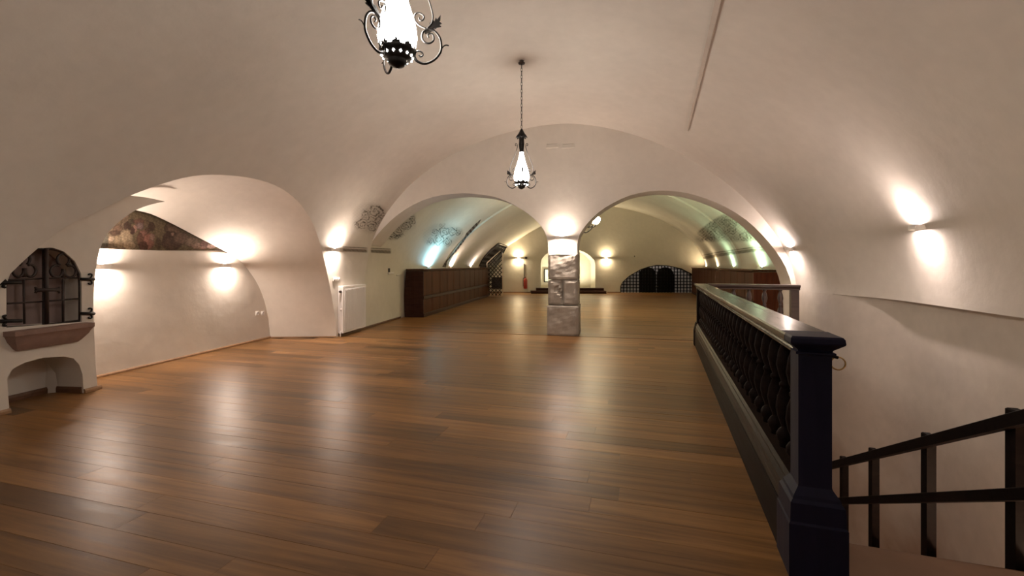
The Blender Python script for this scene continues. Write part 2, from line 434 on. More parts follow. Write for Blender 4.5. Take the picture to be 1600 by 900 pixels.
# pier with grille window and low niche
pier_out = [(-140, 700), (-140, 300), (100, 298), (200, 305), (232, 309), (258, 315), (238, 319), (215, 327), (197, 338), (180, 352), (166, 368), (156, 390), (150, 420), (147, 450), (146, 480), (148, 540), (150, 575), (153, 608.5)]
win_px = [(10, 512), (10, 444), (22, 412), (40, 395), (58, 388), (82, 387), (100, 393), (117, 408), (127, 428), (128, 455), (128, 503)]
niche_px = [(15, 644), (11, 592), (19, 577), (40, 566), (68, 559), (100, 557), (115, 560), (124, 570), (129, 585), (131, 614)]
def pier2(p): w = pier_at(*p)-P1; return (w.dot(pier_t), w.z+P1.z)
def pier3(s, z, d=0.0): w = P1+pier_t*s-pier_n*d; return Vector((w.x, w.y, z))
po = [pier2(p) for p in pier_out]; po[0] = (po[0][0], -0.02); po[-1] = (po[-1][0], -0.02)
wp = [pier2(p) for p in win_px]; npz = [pier2(p) for p in niche_px]
npz[0] = (npz[0][0], -0.02); npz[-1] = (npz[-1][0], -0.02)
po_c = [tuple(p) for p in catmull([Vector(p) for p in po[5:]], 3)]
po2 = po[:5]+po_c
# niche reaches the floor: splice it into the outline's base
outl = po2+list(reversed(npz))
V2, fs, P3 = cdt_mesh(outl, [wp], lambda a, b: pier3(a, b))
mb = MB(); mb.add(P3, fs)
def reveal(mb, loop, d, close=True):
    n = len(loop); vs = [pier3(s, z, 0) for s, z in loop]+[pier3(s, z, d) for s, z in loop]
    mb.add(vs, [(i, (i+1) % n, n+(i+1) % n, n+i) for i in range(n if close else n-1)])
reveal(mb, wp, 0.28); reveal(mb, npz, 0.42, False)
mb.add([pier3(s, z, 0.42) for s, z in npz], [tuple(range(len(npz)))])
n_ = len(po2); dd_ = [0.45*(1-smooth(z, 1.75, 2.15))+0.02 for s, z in po2]
mb.add([pier3(s, z) for s, z in po2]+[pier3(s, z, d) for (s, z), d in zip(po2, dd_)], [(i, i+1, n_+i+1, n_+i) for i in range(2, n_-1)])
# fill between the groin of the main vault and the pier face
g3 = [vault_pt(u, v) for u, v in G_uv]
vs = []
for p in g3:
    w = p-P1; q = p-pier_n*(w.dot(pier_n)+0.02); vs += [p, q]
mb.add(vs, [(2*i, 2*i+1, 2*i+3, 2*i+2) for i in range(len(g3)-1)])
mb.build('wall_left_pier', M['plaster'], ang=30); tag(bpy.data.objects['wall_left_pier'], kind='structure')

# ------------------------------------------------------------------ transverse arch wall
AN = Vector((KP, 1, 0)).normalized(); AT = Vector((1, -KP, 0)).normalized(); AP = Vector((0, UP, 0))
def arch_at(px, py, d=0.0): return on_plane(px, py, AP+AN*d, AN)
left_arc = [(566, 386), (577, 383), (590, 366), (610, 345), (632, 328), (660, 313), (690, 305), (722, 302), (752, 304), (778, 309), (803, 320), (825, 334), (842, 349), (852, 364), (856, 380), (856.5, 397)]
right_arc = [(902.5, 397), (902, 382), (906, 366), (917, 350), (935, 332), (958, 317), (985, 305), (1015, 299), (1045, 298), (1075, 302), (1105, 311), (1135, 324), (1165, 343), (1190, 366), (1212, 392), (1228, 418), (1238, 450), (1242, 485), (1243, 540)]
la = catmull(left_arc, 2); ra = catmull(right_arc, 2)
def arch2(p): w = arch_at(p[0], p[1])-AP; return (w.dot(AT), w.z)
def arch3(s, z, d=0.0): w = AP+AT*s+AN*d; return Vector((w.x, w.y, z))
A = [arch2(p) for p in la]+[arch2(p) for p in ra]
A[0] = (-5.2, A[1][1]-0.02)
outA = [(-5.2, 5.4), (8.2, 5.4), (8.2, -3.5), (A[-1][0], -3.5)]
full = A+[outA[3], outA[2], outA[1], outA[0]]
V2, fs, P3 = cdt_mesh(full, [], lambda a, b: arch3(a, b))
mb = MB(); mb.add(P3, fs); mb.add([arch3(v.x, v.y, 0.58) for v in V2], [tuple(reversed(f)) for f in fs])
vs = [arch3(s, z) for s, z in A+[outA[3]]]+[arch3(s, z, 0.58) for s, z in A+[outA[3]]]; n = len(A)+1
mb.add(vs, [(i, n+i, n+i+1, i+1) for i in range(n-1)])
mb.build('wall_transverse_arches', M['plaster'], ang=28); tag(bpy.data.objects['wall_transverse_arches'], kind='structure')

# ------------------------------------------------------------------ far room
FY = 24.0
FL0, FL1, FR0, FR1 = -3.385, -1.47, 5.667, 10.4
def far_pt(s, v):
    L = lerp(FL0, FL1, s); R = lerp(FR0, FR1, s); C = lerp(1.1, 4.6, s); top = lerp(4.5, 4.72, s)
    st = 0.07 if s > 0.479 else 0.0
    h0 = 1.35; b = top-h0-st
    if v < 0.15: x, h = L+st*0, h0*v/0.15
    elif v <= 0.5:
        ph = (v-0.15)/0.35*PI/2; a = C-L-st; nn = lerp(1.75, 1.3, s); x = C-a*spw(math.cos(ph), 2/nn); h = h0+b*spw(math.sin(ph), 2/nn)
    elif v <= 0.85:
        ph = (0.85-v)/0.35*PI/2; a = R-C-st; x = C+a*spw(math.cos(ph), 2/1.8); h = h0+b*spw(math.sin(ph), 2/1.8)
    else: x, h = R-st*0, h0*(1-v)/0.15
    return Vector((x, lerp(UP+0.02-KP*x, FY, s), h))
FS = frange(0, 0.4785, 12)+[0.4795]+frange(0.4795, 1.0, 14)[1:]
FV = frange(0, 1, 72)
FAR = Probe(far_pt, [-0.02]+FS, FV)
gate_px = [(766, 470), (748, 424), (750, 412), (757, 400), (767, 389), (778, 380), (789, 373.5), (789, 390)]
gh = [FAR.hit(*p) for p in gate_px]
ghu = [g[2] for g in gh if g]
gate_uv = [(ghu[1][0], 0.0)]+ghu[1:-1]+[(0.992, ghu[-2][1]), (0.992, 0.0)]
hl = [(s*18, v*12) for s, v in gate_uv]
outer = [(0, 0), hl[0]]+hl[1:]+[(18, 0)]+[(18, v*12) for v in FV[1:]]+[(s*18, 12) for s in reversed(FS[:-1])]+[(0, v*12) for v in reversed(FV[1:-1])]
grid = [(s*18, v*12) for s in FS[1:-1] for v in FV[1:-1]]
V2, fs, P3 = cdt_mesh(outer, [], lambda a, b: far_pt(min(1, max(0, a/18)), min(1, max(0, b/12))), grid)
mb = MB(); mb.add(P3, fs); mb.build('ceiling_far_room', M['plaster_far'], ang=35); tag(bpy.data.objects['ceiling_far_room'], kind='structure')
# far end wall with niche and low arched opening
SX = FY/F
def far2(p): return ((p[0]-HX)*SX, EYE+(HY-p[1])*SX)
nich = [(845, 451), (845, 412), (848, 403), (857, 395), (872, 390.5), (890, 389.5), (905, 391), (917, 396), (926, 404), (930, 413), (930, 451)]
gril = [(969, 457.4), (969, 447), (973, 440), (983, 431), (1000, 421), (1013, 416.5), (1026, 414), (1045, 415), (1065, 419.5), (1080, 427), (1090, 438), (1092, 457.4)]
h1 = [far2(p) for p in catmull(nich, 2)]; h2 = [far2(p) for p in gril]
V2, fs, P3 = cdt_mesh([(-3, -0.05), (12, -0.05), (12, 5.2), (-3, 5.2)], [h1, h2], lambda a, b: Vector((a, FY-0.01, b)))
mb = MB(); mb.add(P3, fs)
for hh, d in ((h1, 1.1), (h2, 0.5)):
    n = len(hh); vs = [Vector((a, FY-0.01, b)) for a, b in hh]+[Vector((a*0.98+0.02*hh[0][0], FY+d, b)) for a, b in hh]
    mb.add(vs, [(i, (i+1) % n, n+(i+1) % n, n+i) for i in range(n)])
    if d > 1: mb.add([Vector((a*0.98+0.02*hh[0][0], FY+d, b)) for a, b in hh], [tuple(range(n))])
mb.build('wall_far', M['plaster_far'], ang=30); tag(bpy.data.objects['wall_far'], kind='structure')
# wall behind the camera
mb = MB()
p = [vault_pt(-5.45, v) for v in VV]; p += [Vector((p[-1].x, p[-1].y, -3.6)), Vector((p[0].x, p[0].y, -0.05))]
mb.add(p, [tuple(range(len(p)))]); mb.build('wall_back', M['plaster']); tag(bpy.data.objects['wall_back'], kind='structure')

# right wall below the ledge, stairwell side
def roff(u): return 0.13*(1-smooth(u, 6.9, 8.2))
mb = MB(); vs = []; uu = frange(-5.5, UP, 60)
hs = [1.0, 0.995, 0.4, -0.6, -1.8, -3.5]
for u in uu:
    x = xr(u)
    for k, h in enumerate(hs):
        xx = x if k == 0 else x+roff(u)
        vs.append(Vector((xx, u-KP*x, h)))
m = len(hs); mb.add(vs, [(i*m+j, i*m+j+1, (i+1)*m+j+1, (i+1)*m+j) for i in range(len(uu)-1) for j in range(m-1)], True)
mb.build('wall_right_lower', M['plaster_low'], ang=40); tag(bpy.data.objects['wall_right_lower'], kind='structure')

# ------------------------------------------------------------------ rail frame
RB = Vector((0.3168, 0.9485, 0)); RP = Vector((0.9485, -0.3168, 0)); RO = Vector((1.415, 2.10, 0))
RM = Matrix(((RB.x, -RP.x, 0, RO.x), (RB.y, -RP.y, 0, RO.y), (0, 0, 1, 0), (0, 0, 0, 1)))   # local x along the rail, local y to its left
def rl(l, w, h=0.0): return RO+RB*l+RP*w+Vector((0, 0, h))
def to_rl(x, y): d = Vector((x, y, 0))-RO; return d.dot(RB), d.dot(RP)
RAIL_L = 6.42; RET_L = 1.56

# ------------------------------------------------------------------ floor
def left_lim(y):
    if y < 4.3: return -5.47+0.118*y
    if y < 5.2: return -5.47+0.118*y-0.42
    if y < 8.98: return R1.x+(y-R1.y)*rec_t.x/rec_t.y
    return -4.83+0.14*y
def right_lim(x, y):
    u = y+KP*x
    if u < UP: return xr(u)+0.02
    return 3.2+0.30*y
def in_floor(x, y):
    if y < -4 or y > FY or x < left_lim(y)-0.03 or x > right_lim(x, y): return False
    l, w = to_rl(x, y)
    if -0.02 < l < RAIL_L-0.02 and w > 0.02: return False
    return True
mb = MB()
def slab(pts, z0=-0.06, z1=-0.006): mb.prism([Vector((p[0], p[1], z0)) for p in pts], (0, 0, z1-z0))
A0 = rl(0, 0.02); A1 = rl(RAIL_L, 0.02)
slab([(-7, -4.2), (A0.x, -4.2), (A0.x, A0.y), (A1.x, A1.y), (A1.x, 24.2), (-7, 24.2)])
B0 = rl(0, 6); slab([(A0.x, -4.2), (8, -4.2), (B0.x, B0.y), (A0.x, A0.y)])
B1 = rl(RAIL_L, 6); slab([(A1.x, A1.y), (B1.x, B1.y), (13, B1.y), (13, 24.2), (A1.x, 24.2)])
floor = mb.build('floor', M['under']); tag(floor, kind='structure')
PN = Vector((math.sin(math.radians(16)), math.cos(math.radians(16)), 0)); PE = Vector((PN.y, -PN.x, 0))
PW = 0.178; planks = []
r = -5.0
while r < 25.5:
    s = -14.0; runs = []; start = None
    while s < 16.0:
        p = PN*(r+PW/2)+PE*s; ok = in_floor(p.x, p.y)
        if ok and start is None: start = s
        if not ok and start is not None: runs.append((start, s)); start = None
        s += 0.03
    if start is not None: runs.append((start, s))
    for a, b in runs:
        c = a-random.uniform(0, 1.6)
        while c < b:
            e = c+random.choice((1.5, 1.9, 2.3, 2.3)); q0 = max(a, c); q1 = min(b, e)
            if b-e < 0.5: q1 = b; e = b
            if q1-q0 > 0.05: planks.append((r, q0, q1))
            c = e
    r += PW
def plank_geo(r, a, b, tilt=0.0):
    g = 0.0004; c = 0.0008; z = 0.0; t1 = tilt; vs = []
    for (d, zz) in ((0, -0.010), (0, z-c), (c, z)):
        for (s, q) in ((a+g+d, r+g+d), (b-g-d, r+g+d), (b-g-d, r+PW-g-d), (a+g+d, r+PW-g-d)):
            p = PN*q+PE*s; vs.append((p.x, p.y, zz+t1*((q-r)/PW-0.5) if zz > -0.009 else zz))
    fs = [(8, 9, 10, 11)]
    for k in (0, 1):
        for j in range(4): fs.append((k*4+j, k*4+(j+1) % 4, k*4+4+(j+1) % 4, k*4+4+j))
    return vs, fs
def set_tone(me, vals):
    at = me.attributes.new('tone', 'FLOAT', 'FACE'); at.data.foreach_set('value', vals)
def tone():
    t = random.gauss(0.5, 0.2); return min(1, max(0, t))
vis = [p for p in planks if p[0] > 0.9 and p[0] < 9.5]
vis.sort(key=lambda p: p[0]); near = vis[:285]; ns = set(near)
for r, a, b in near:
    v, f = plank_geo(r, a, b, random.uniform(-0.0012, 0.0012))
    me = bpy.data.meshes.new('plank'); me.from_pydata(v, [], f); me.materials.append(M['floor']); set_tone(me, [tone()]*len(f))
    o = bpy.data.objects.new('plank', me); COL.objects.link(o); o.parent = floor
mb = MB(); tv = []
for p in planks:
    if p in ns: continue
    v, f = plank_geo(*p, random.uniform(-0.0012, 0.0012)); mb.add(v, f); tv += [tone()]*len(f)
o = mb.build('planks', M['floor'], floor); set_tone(o.data, tv); o['kind'] = 'stuff'
# threshold strip on the floor under the arches
mb = MB()
a, b = on_floor(650, 516.6), on_floor(1086, 532)
t = (b-a).normalized(); n = Vector((t.y, -t.x, 0))
mb.prism([a, b, b+n*0.035, a+n*0.035], (0, 0, 0.006)); mb.build('trim_1', M['skirt_dark']); tag(bpy.data.objects['trim_1'], kind='structure')

# skirting strips
def strip(name, pts, h, th, mat, nrm=None):
    mb = MB(); n = len(pts); vs = []
    for i, p in enumerate(pts):
        t = (pts[min(i+1, n-1)]-pts[max(i-1, 0)]).normalized(); q = Vector((t.y, -t.x, 0))
        vs += [p, p+Vector((0, 0, h)), p+q*th*0.6+Vector((0, 0, h)), p+q*th+Vector((0, 0, h*0.6)), p+q*th]
    fs = [(i*5+j, i*5+(j+1) % 5, i*5+5+(j+1) % 5, i*5+5+j) for i in range(n-1) for j in range(5)]
    fs += [tuple(range(5)), tuple(reversed([(n-1)*5+j for j in range(5)]))]
    mb.add(vs, fs); o = mb.build(name, mat); tag(o, kind='structure'); return o
ze = Vector((0, 0, 0.001))
strip('baseboard_left_recess', [R1-rec_t*0.9+ze, R2+ze], 0.035, 0.025, M['skirt'])
strip('baseboard_left_corner', [R2+ze, Vector((O3[0].x, O3[0].y, 0.001))], 0.025, 0.012, M['skirt'])
strip('baseboard_left_radiator_wall', [Vector((-4.83+0.14*y, y, 0.001)) for y in (9.15, 10.3, 11.5, 12.4)], 0.045, 0.02, M['skirt_dark'])
strip('baseboard_left_pier', [pier3(pier2((131, 614))[0], 0.001), pier3(pier2((153, 608.5))[0]+0.03, 0.001)], 0.045, 0.022, M['skirt'])
strip('baseboard_left_pier_near', [pier3(-1.2, 0.001), pier3(pier2((15, 645))[0], 0.001)], 0.045, 0.022, M['skirt'])
ns0, ns1 = npz[0][0], npz[-1][0]
strip('baseboard_left_niche', [pier3(ns0, 0.001, 0.02), pier3(ns0+0.004, 0.001, 0.419), pier3(ns1-0.004, 0.001, 0.419), pier3(ns1, 0.001, 0.02)], 0.07, 0.02, M['skirt_dark'])
strip('baseboard_far', [Vector((-1.4, FY-0.012, 0.001)), Vector((3.2*0+1.0, FY-0.012, 0.001))], 0.05, 0.02, M['skirt_dark'])
strip('baseboard_far_right', [Vector((5.1, FY-0.012, 0.001)), Vector((5.8, FY-0.012, 0.001))], 0.05, 0.02, M['skirt_dark'])

# repaired joint running along the vault, right of the crown
mb = MB(); Lp = []; Rp = []
for k in range(25):
    t = k/24; y = lerp(-160, 203, t); cx = lerp(1160, 1075, (y+160)/363.0); w = lerp(16, 2.5, smooth(t, 0, 1)*0.35+t*0.65)
    hL = MAIN.hit(cx-w/2, y); hR = MAIN.hit(cx+w/2, y); Lp.append(hL); Rp.append(hR)
vs = []
for a, b in zip(Lp, Rp): vs += [a[0]+a[1]*0.001, a[0]+a[1]*0.014, b[0]+b[1]*0.03, b[0]+b[1]*0.001]
fs = [(i*4+j, i*4+(j+1) % 4, i*4+4+(j+1) % 4, i*4+4+j) for i in range(24) for j in range(4)]+[(0, 1, 2, 3), (99, 98, 97, 96)]
mb.add(vs, fs); mb.build('trim_2', M['scar'], ang=50); tag(bpy.data.objects['trim_2'], kind='structure')

# ------------------------------------------------------------------ stone pillar under the arch wall
pil = empty('stone_pillar', tuple(arch_at(879, 526)-Vector((0, 0, 0)))); pil.location.z = 0
tag(pil, 'rough grey sandstone block pillar standing under the two white arches', 'pillar')
pc = arch3(arch2((879, 500))[0], 0, 0.28); pil.location = (pc.x, pc.y, 0)
PMt = Matrix(((AT.x, AN.x, 0, 0), (AT.y, AN.y, 0, 0), (0, 0, 1, 0), (0, 0, 0, 1)))
def rough_block(name, s0, s1, z0, z1, d, seed, chip=None):
    rnd = random.Random(seed); nx, nz, ny = max(3, int((s1-s0)/0.05)), max(3, int((z1-z0)/0.05)), 8
    vs = []; fs = []
    ph = [rnd.uniform(0, 6) for _ in range(9)]
    def nzf(x, z):
        return 0.007*math.sin(9*x+5*z+ph[0])+0.005*math.sin(17*z-8*x+ph[1])+0.003*math.sin(31*x+13*z+ph[2])+0.0025*math.sin(41*z+19*x+ph[3])+rnd.uniform(-0.001, 0.001)
    def face(o, ux, uz, n, w, h, a, b):
        m0 = len(vs)
        for j in range(b+1):
            for i in range(a+1):
                x = w*i/a; z = h*j/b; e = min(i, a-i, j, b-j)
                dd = nzf(x+o.x, z+o.y*3)+(-0.022 if e == 0 else 0)
                if chip and n.y < -0.5:
                    cx, cz = x-chip[0], z-chip[1]; q = abs(cx*0.62+cz*0.78); q2 = abs(cx*0.78-cz*0.62)
                    if q < 0.030 and q2 < 0.10: dd -= 0.06
                vs.append(o+ux*x+uz*z+n*dd)
        for j in range(b):
            for i in range(a):
                k = m0+j*(a+1)+i; fs.append((k, k+1, k+a+2, k+a+1))
    X = Vector((1, 0, 0)); Y = Vector((0, 1, 0)); Z = Vector((0, 0, 1))
    face(Vector((s0, -d, z0)), X, Z, -Y, s1-s0, z1-z0, nx, nz)
    face(Vector((s1, d, z0)), -X, Z, Y, s1-s0, z1-z0, nx, nz)
    face(Vector((s1, -d, z0)), Y, Z, X, 2*d, z1-z0, ny, nz)
    face(Vector((s0, d, z0)), -Y, Z, -X, 2*d, z1-z0, ny, nz)
    face(Vector((s0, -d, z1)), X, Y, Z, s1-s0, 2*d, nx, ny)
    face(Vector((s0, d, z0)), X, -Y, -Z, s1-s0, 2*d, nx, ny)
    mb = MB(); mb.add([PMt @ v for v in vs], fs, False); o = mb.build(name, M['stone'], pil); return o
zt = EYE+(HY-396)/F*9.2
rough_block('stone_block', -0.30, 0.31, EYE+(HY-437.5)/F*9.05, zt, 0.30, 1)
rough_block('stone_block', -0.30, 0.0, EYE+(HY-478)/F*9.05, EYE+(HY-438.5)/F*9.05, 0.30, 2, chip=(0.24, 0.28))
rough_block('stone_block', 0.006, 0.31, EYE+(HY-478)/F*9.05, EYE+(HY-438.5)/F*9.05, 0.30, 3)
rough_block('stone_block', -0.32, 0.325, 0.0, EYE+(HY-479)/F*9.05, 0.325, 4)

# ------------------------------------------------------------------ balustrade
def baluster_mb(M4):
    prof = [(.03, .405), (.03, .43), (.044, .452), (.047, .475), (.034, .5), (.02, .515), (.022, .53), (.040, .58), (.049, .63), (.042, .69), (.022, .745), (.031, .757), (.031, .768), (.020, .78), (.034, .82), (.047, .88), (.037, .95), (.02, 1.0), (.032, 1.015), (.032, 1.045)]
    mb = MB(); mb.lathe(prof, 12, M=M4); return mb
cap = [(.0, 1.030), (.066, 1.030), (.078, 1.035), (.078, 1.044), (.068, 1.048), (.070, 1.056), (.086, 1.070), (.105, 1.086), (.107, 1.092), (.105, 1.112), (.099, 1.120)]
capfull = [(w, z) for w, z in cap]+[(-w, z) for w, z in reversed(cap[1:])]
plinth = [(-.12, .002), (.12, .002), (.12, .245), (.112, .252), (.112, .30), (.095, .325), (.095, .35), (.08, .372), (.08, .385), (.066, .405), (-.066, .405), (-.08, .385), (-.08, .372), (-.095, .35), (-.095, .325), (-.112, .30), (-.112, .252), (-.12, .245)]
bal = empty('balustrade', tuple(RO)); bal.matrix_world = RM
tag(bal, 'long dark wooden balustrade with square newel running along the stair opening', 'balustrade')
mb = MB(); mb.sweep(capfull, 0.07, RAIL_L+0.06, 0); mb.build('cap_rail', M['cap'], bal, ang=25)
low = [p for p in plinth if p[1] <= .252]; low = [(-.108, .002), (.108, .002), (.108, .245), (.104, .252), (-.104, .252), (-.108, .245)]
mb = MB(); mb.sweep(low, 0.10, RAIL_L, 0); mb.build('plinth', M['rail'], bal)
up = [(-.102, .2525), (.102, .2525), (.102, .30), (.095, .325), (.095, .35), (.08, .372), (.08, .385), (.066, .405), (-.066, .405), (-.08, .385), (-.08, .372), (-.095, .35), (-.095, .325), (-.102, .30)]
mb = MB(); mb.sweep(up, 0.10, RAIL_L, 0); mb.build('bottom_rail', M['mould'], bal)
nw = empty('newel_post', (0.07, 0, 0), parent=bal)
bpy.data.objects.remove(nw)
mb = MB(); mb.square([(.118, .118, .002), (.118, .118, .25), (.112, .112, .26), (.109, .109, .345), (.098, .098, .36), (.094, .094, .375), (.080, .080, .395), (.070, .070, .41), (.068, .068, .42), (.068, .068, 1.030), (.081, .081, 1.035), (.081, .081, 1.044), (.069, .069, 1.048), (.072, .072, 1.056), (.089, .089, 1.070), (.108, .108, 1.086), (.110, .110, 1.092), (.108, .108, 1.112), (.101, .101, 1.121)], c=(0.065, -0.004))
npst = mb.build('newel_post', M['navy'], bal, ang=20)
mb = MB(); pts = [Vector((0.07, -.068-0.012-0.022*math.cos(a)*1.0, 0)) for a in (0,)]
mb.tube([(0.07, -.066, 1.02), (0.07, -.10, 1.018), (0.07, -.118, 1.012)], 0.008, 8); hk = mb.build('hook', M['iron'], npst)
mb = MB(); mb.tube([(0.07, -.118+0.030*math.sin(a), 0.985+0.030*math.cos(a)) for a in [2*PI*k/20 for k in range(20)]], 0.0038, 6, closed=True); mb.build('ring', M['brass'], npst); 
mb = MB(); mb.box(((RAIL_L+0.12)/2, -0.052, 0.72), (RAIL_L-0.2, 0.016, 0.63)); mb.build('back_panel', M['rail'], bal)
nb = 28
b0 = baluster_mb(Matrix.Translation((0, 0, 0))).build('baluster', M['rail'], bal); b0.location = (0.30, 0, 0)
for k in range(1, nb):
    c = b0.copy(); COL.objects.link(c); c.parent = bal; c.location = (0.30+k*0.2165, 0, 0)
# far newel
mb = MB(); mb.square([(.12, .12, .002), (.12, .12, .252), (.09, .09, .405), (.068, .068, .42), (.068, .068, 1.04)], c=(RAIL_L-0.02, 0)); mb.build('corner_post', M['rail'], bal, ang=20)
# return balustrade
q0 = rl(RAIL_L, 0.0)
bal2 = empty('balustrade', tuple(q0)); bal2.matrix_world = Matrix(((RP.x, RB.x, 0, q0.x), (RP.y, RB.y, 0, q0.y), (0, 0, 1, 0), (0, 0, 0, 1)))
tag(bal2, 'short reddish-brown balustrade closing the far end of the stair opening', 'balustrade')
rw = wood('worn_brown_rail_wood', (0.05, 0.03, 0.028), (0.10, 0.062, 0.056), rough=0.35, coat=0.2)
mb = MB(); mb.sweep(capfull, 0.125, RET_L, 0); mb.build('cap_rail', rw, bal2, ang=25)
mb = MB(); mb.sweep(low, 0.125, RET_L, 0); mb.build('plinth', rw, bal2)
mb = MB(); mb.sweep(up, 0.125, RET_L, 0); mb.build('bottom_rail', rw, bal2)
mb = MB(); mb.square([(.06, .06, .002), (.06, .06, 1.034)], c=(RET_L-0.07, 0)); mb.build('end_post', rw, bal2)
for k in range(5):
    mb = baluster_mb(Matrix.Identity(4)) if k == 0 else None
    if k == 0: b2 = mb.build('baluster', rw, bal2)
    else: b2 = b2.copy(); COL.objects.link(b2); b2.parent = bal2
    b2.location = (0.30+k*0.245, 0, 0)

# ------------------------------------------------------------------ stairwell: steps, side faces, handrail
st = empty('staircase', tuple(rl(0, 0.7))); st.matrix_world = RM
tag(st, 'stone stair descending away beside the dark balustrade', 'stairs')
RUN = 0.29; RISE = 0.1565
for k in range(17):
    mb = MB(); z = -RISE*(k+1)
    mb.bevbox((0.34+RUN*(k+0.5)+0.0, -0.72, z-0.12), (RUN+0.04, 1.22, 0.24), 0.012); mb.build('step', M['stairs'], st)
mb = MB(); mb.bevbox((0.16, -0.72, -0.04), (0.36, 1.22, 0.07), 0.01); mb.build('landing_board', M['stairs'], st)
mb = MB(); sl_ = 0.512
mb.prism([Vector((0.0, -1.25, 0.005)), Vector((0.34, -1.25, 0.005)), Vector((5.6, -1.25, -5.26*0.525)), Vector((5.6, -1.25, -5.26*0.525-0.4)), Vector((0.0, -1.25, -0.4))], (0, -0.12, 0)); mb.build('stringer', M['stairs'], st)
mb = MB()
# fascias of the opening and the lower floor
for (a, b, c, d) in ((rl(0, 0.05), rl(RAIL_L, 0.05), -3.5, -0.007), (rl(0, 0.0), rl(0, 4), -3.5, -0.007), (rl(RAIL_L, 0), rl(RAIL_L, 4), -3.5, -0.007)):
    mb.add([Vector((a.x, a.y, c)), Vector((b.x, b.y, c)), Vector((b.x, b.y, d)), Vector((a.x, a.y, d))], [(0, 1, 2, 3)])
mb.build('wall_stairwell', M['plaster_low']); tag(bpy.data.objects['wall_stairwell'], kind='structure')
mb = MB(); mb.add([rl(-1, -1, -3.45), rl(9, -1, -3.45), rl(9, 5, -3.45), rl(-1, 5, -3.45)], [(0, 1, 2, 3)]); mb.build('floor_stairwell', M['stairs']); tag(bpy.data.objects['floor_stairwell'], kind='structure')
hr = empty('stair_handrail', tuple(rl(0.1, 1.33))); 
tag(hr, 'black wooden handrail with two sloping bars and square posts beside the stair', 'handrail')
def hx(Y): return 2.085+0.334*Y
def hb(Y): return -0.335-0.54*(Y-2.63)
hr.location = (hx(2.0), 2.0, 0)
IV = hr.matrix_world.copy(); IVt = Matrix.Translation(-Vector((hx(2.0), 2.0, 0)))
HM = Matrix(((RB.x, -RP.x, 0, 0), (RB.y, -RP.y, 0, 0), (0, 0, 1, 0), (0, 0, 0, 1)))
for Y in (1.78, 2.63, 3.5, 4.4, 5.12, 5.9, 6.7):
    mb = MB(); mb.bevbox((0, 0, 0.46 if Y > 2 else 0.44), (0.085, 0.06, 1.00), 0.008, M=IVt @ Matrix.Translation((hx(Y), Y, hb(Y)-0.02)) @ HM); mb.build('post', M['rail'], hr)
for hh, th, off in ((0.86, 0.085, 0.0), (0.43, 0.075, 0.0)):
    mb = MB(); a = Vector((hx(1.55), 1.55, hb(1.55)+hh)); b = Vector((hx(6.9), 6.9, hb(6.9)+hh))
    o2 = -RP*0.055; zz = Vector((0, 0, th/2)); ww = RP*0.022
    vs = []
    for p in (a, b):
        p = p+o2; vs += [p-ww-zz, p+ww-zz, p+ww+zz*0.85, p+ww*0.6+zz, p-ww*0.6+zz, p-ww+zz*0.85]
    n = 6; fs = [tuple(range(n)), tuple(reversed(range(n, 2*n)))]+[(j, n+j, n+(j+1) % n, (j+1) % n) for j in range(n)]
    mb.add([IVt @ v for v in vs], fs); mb.build('handrail' if hh > 0.5 else 'mid_rail', M['rail'], hr)

# ------------------------------------------------------------------ lights: sconces
def area(name, loc, dirv, sx, sy, power, col, parent=None, spread=None):
    d = bpy.data.lights.new(name, 'AREA'); d.shape = 'RECTANGLE'; d.size = sx; d.size_y = sy; d.energy = power; d.color = col
    if spread: d.spread = spread
    o = bpy.data.objects.new(name, d); COL.objects.link(o)
    o.rotation_mode = 'QUATERNION'; o.rotation_quaternion = Vector(dirv).to_track_quat('-Z', 'Y'); o.location = loc
    if parent: o.parent = parent
    return o
def sconce(P, n, label, col, power=SCONCE_W, w=0.20, up=True, down=True, name='wall_sconce', group=None):
    nh = Vector((n.x, n.y, 0)).normalized(); rz = math.atan2(nh.y, nh.x)
    e = empty(name, tuple(P), rz); tag(e, label, 'wall lamp', group)
    # half-round shell, open at top and bottom
    vs = []; fs = []; seg = 12; ro = w/2; d = 0.10
    for z in (-0.028, 0.028):
        for R, in ((1.0,), (0.9,)):
            for k in range(seg+1):
                a = -PI/2+PI*k/seg; vs.append((d*R*math.cos(a)+0.012, ro*R*math.sin(a), z))
    q = seg+1
    for k in range(seg):
        fs += [(k, k+1, 2*q+k+1, 2*q+k), (q+k, 3*q+k, 3*q+k+1, q+k+1), (k, q+k, q+k+1, k+1), (2*q+k, 2*q+k+1, 3*q+k+1, 3*q+k)]
    mb = MB(); mb.add(vs, fs, False); mb.build('shell', M['plastic'], e, ang=30)
    mb = MB(); mb.box((0.006, 0, 0), (0.02, w*0.9, 0.05)); mb.box((0.05, 0, 0), (0.07, w*0.75, 0.012)); mb.build('back_plate', M['plastic'], e)
    if up: area('uplight', (0.07, 0, 0.033), (0, 0, 1), 0.05, w*0.7, power, col, e)
    if down: area('downlight', (0.07, 0, -0.033), (0, 0, -1), 0.05, w*0.7, power, col, e)
    for c in e.children:
        if c.type == 'LIGHT': c.rotation_quaternion = Vector((0, 0, 1 if c.location.z > 0 else -1)).to_track_quat('-Z', 'X')
    return e
sconce(rec_at(158, 416.5), rec_n, 'white half-round wall lamp on the recess wall, partly behind the pier edge', WARM)
sconce(rec_at(351, 414.5), rec_n, 'white half-round wall lamp on the recess wall at the right tip of the painting', WARM)
h = MAIN.hit(522, 390); sconce(h[0], h[1], 'white half-round wall lamp above the radiator', WARM)
h = MAIN.hit(1237, 389); sconce(h[0], h[1], 'white half-round wall lamp on the curved wall just right of the right arch', PINK, power=SCONCE_W*0.75, w=0.16)
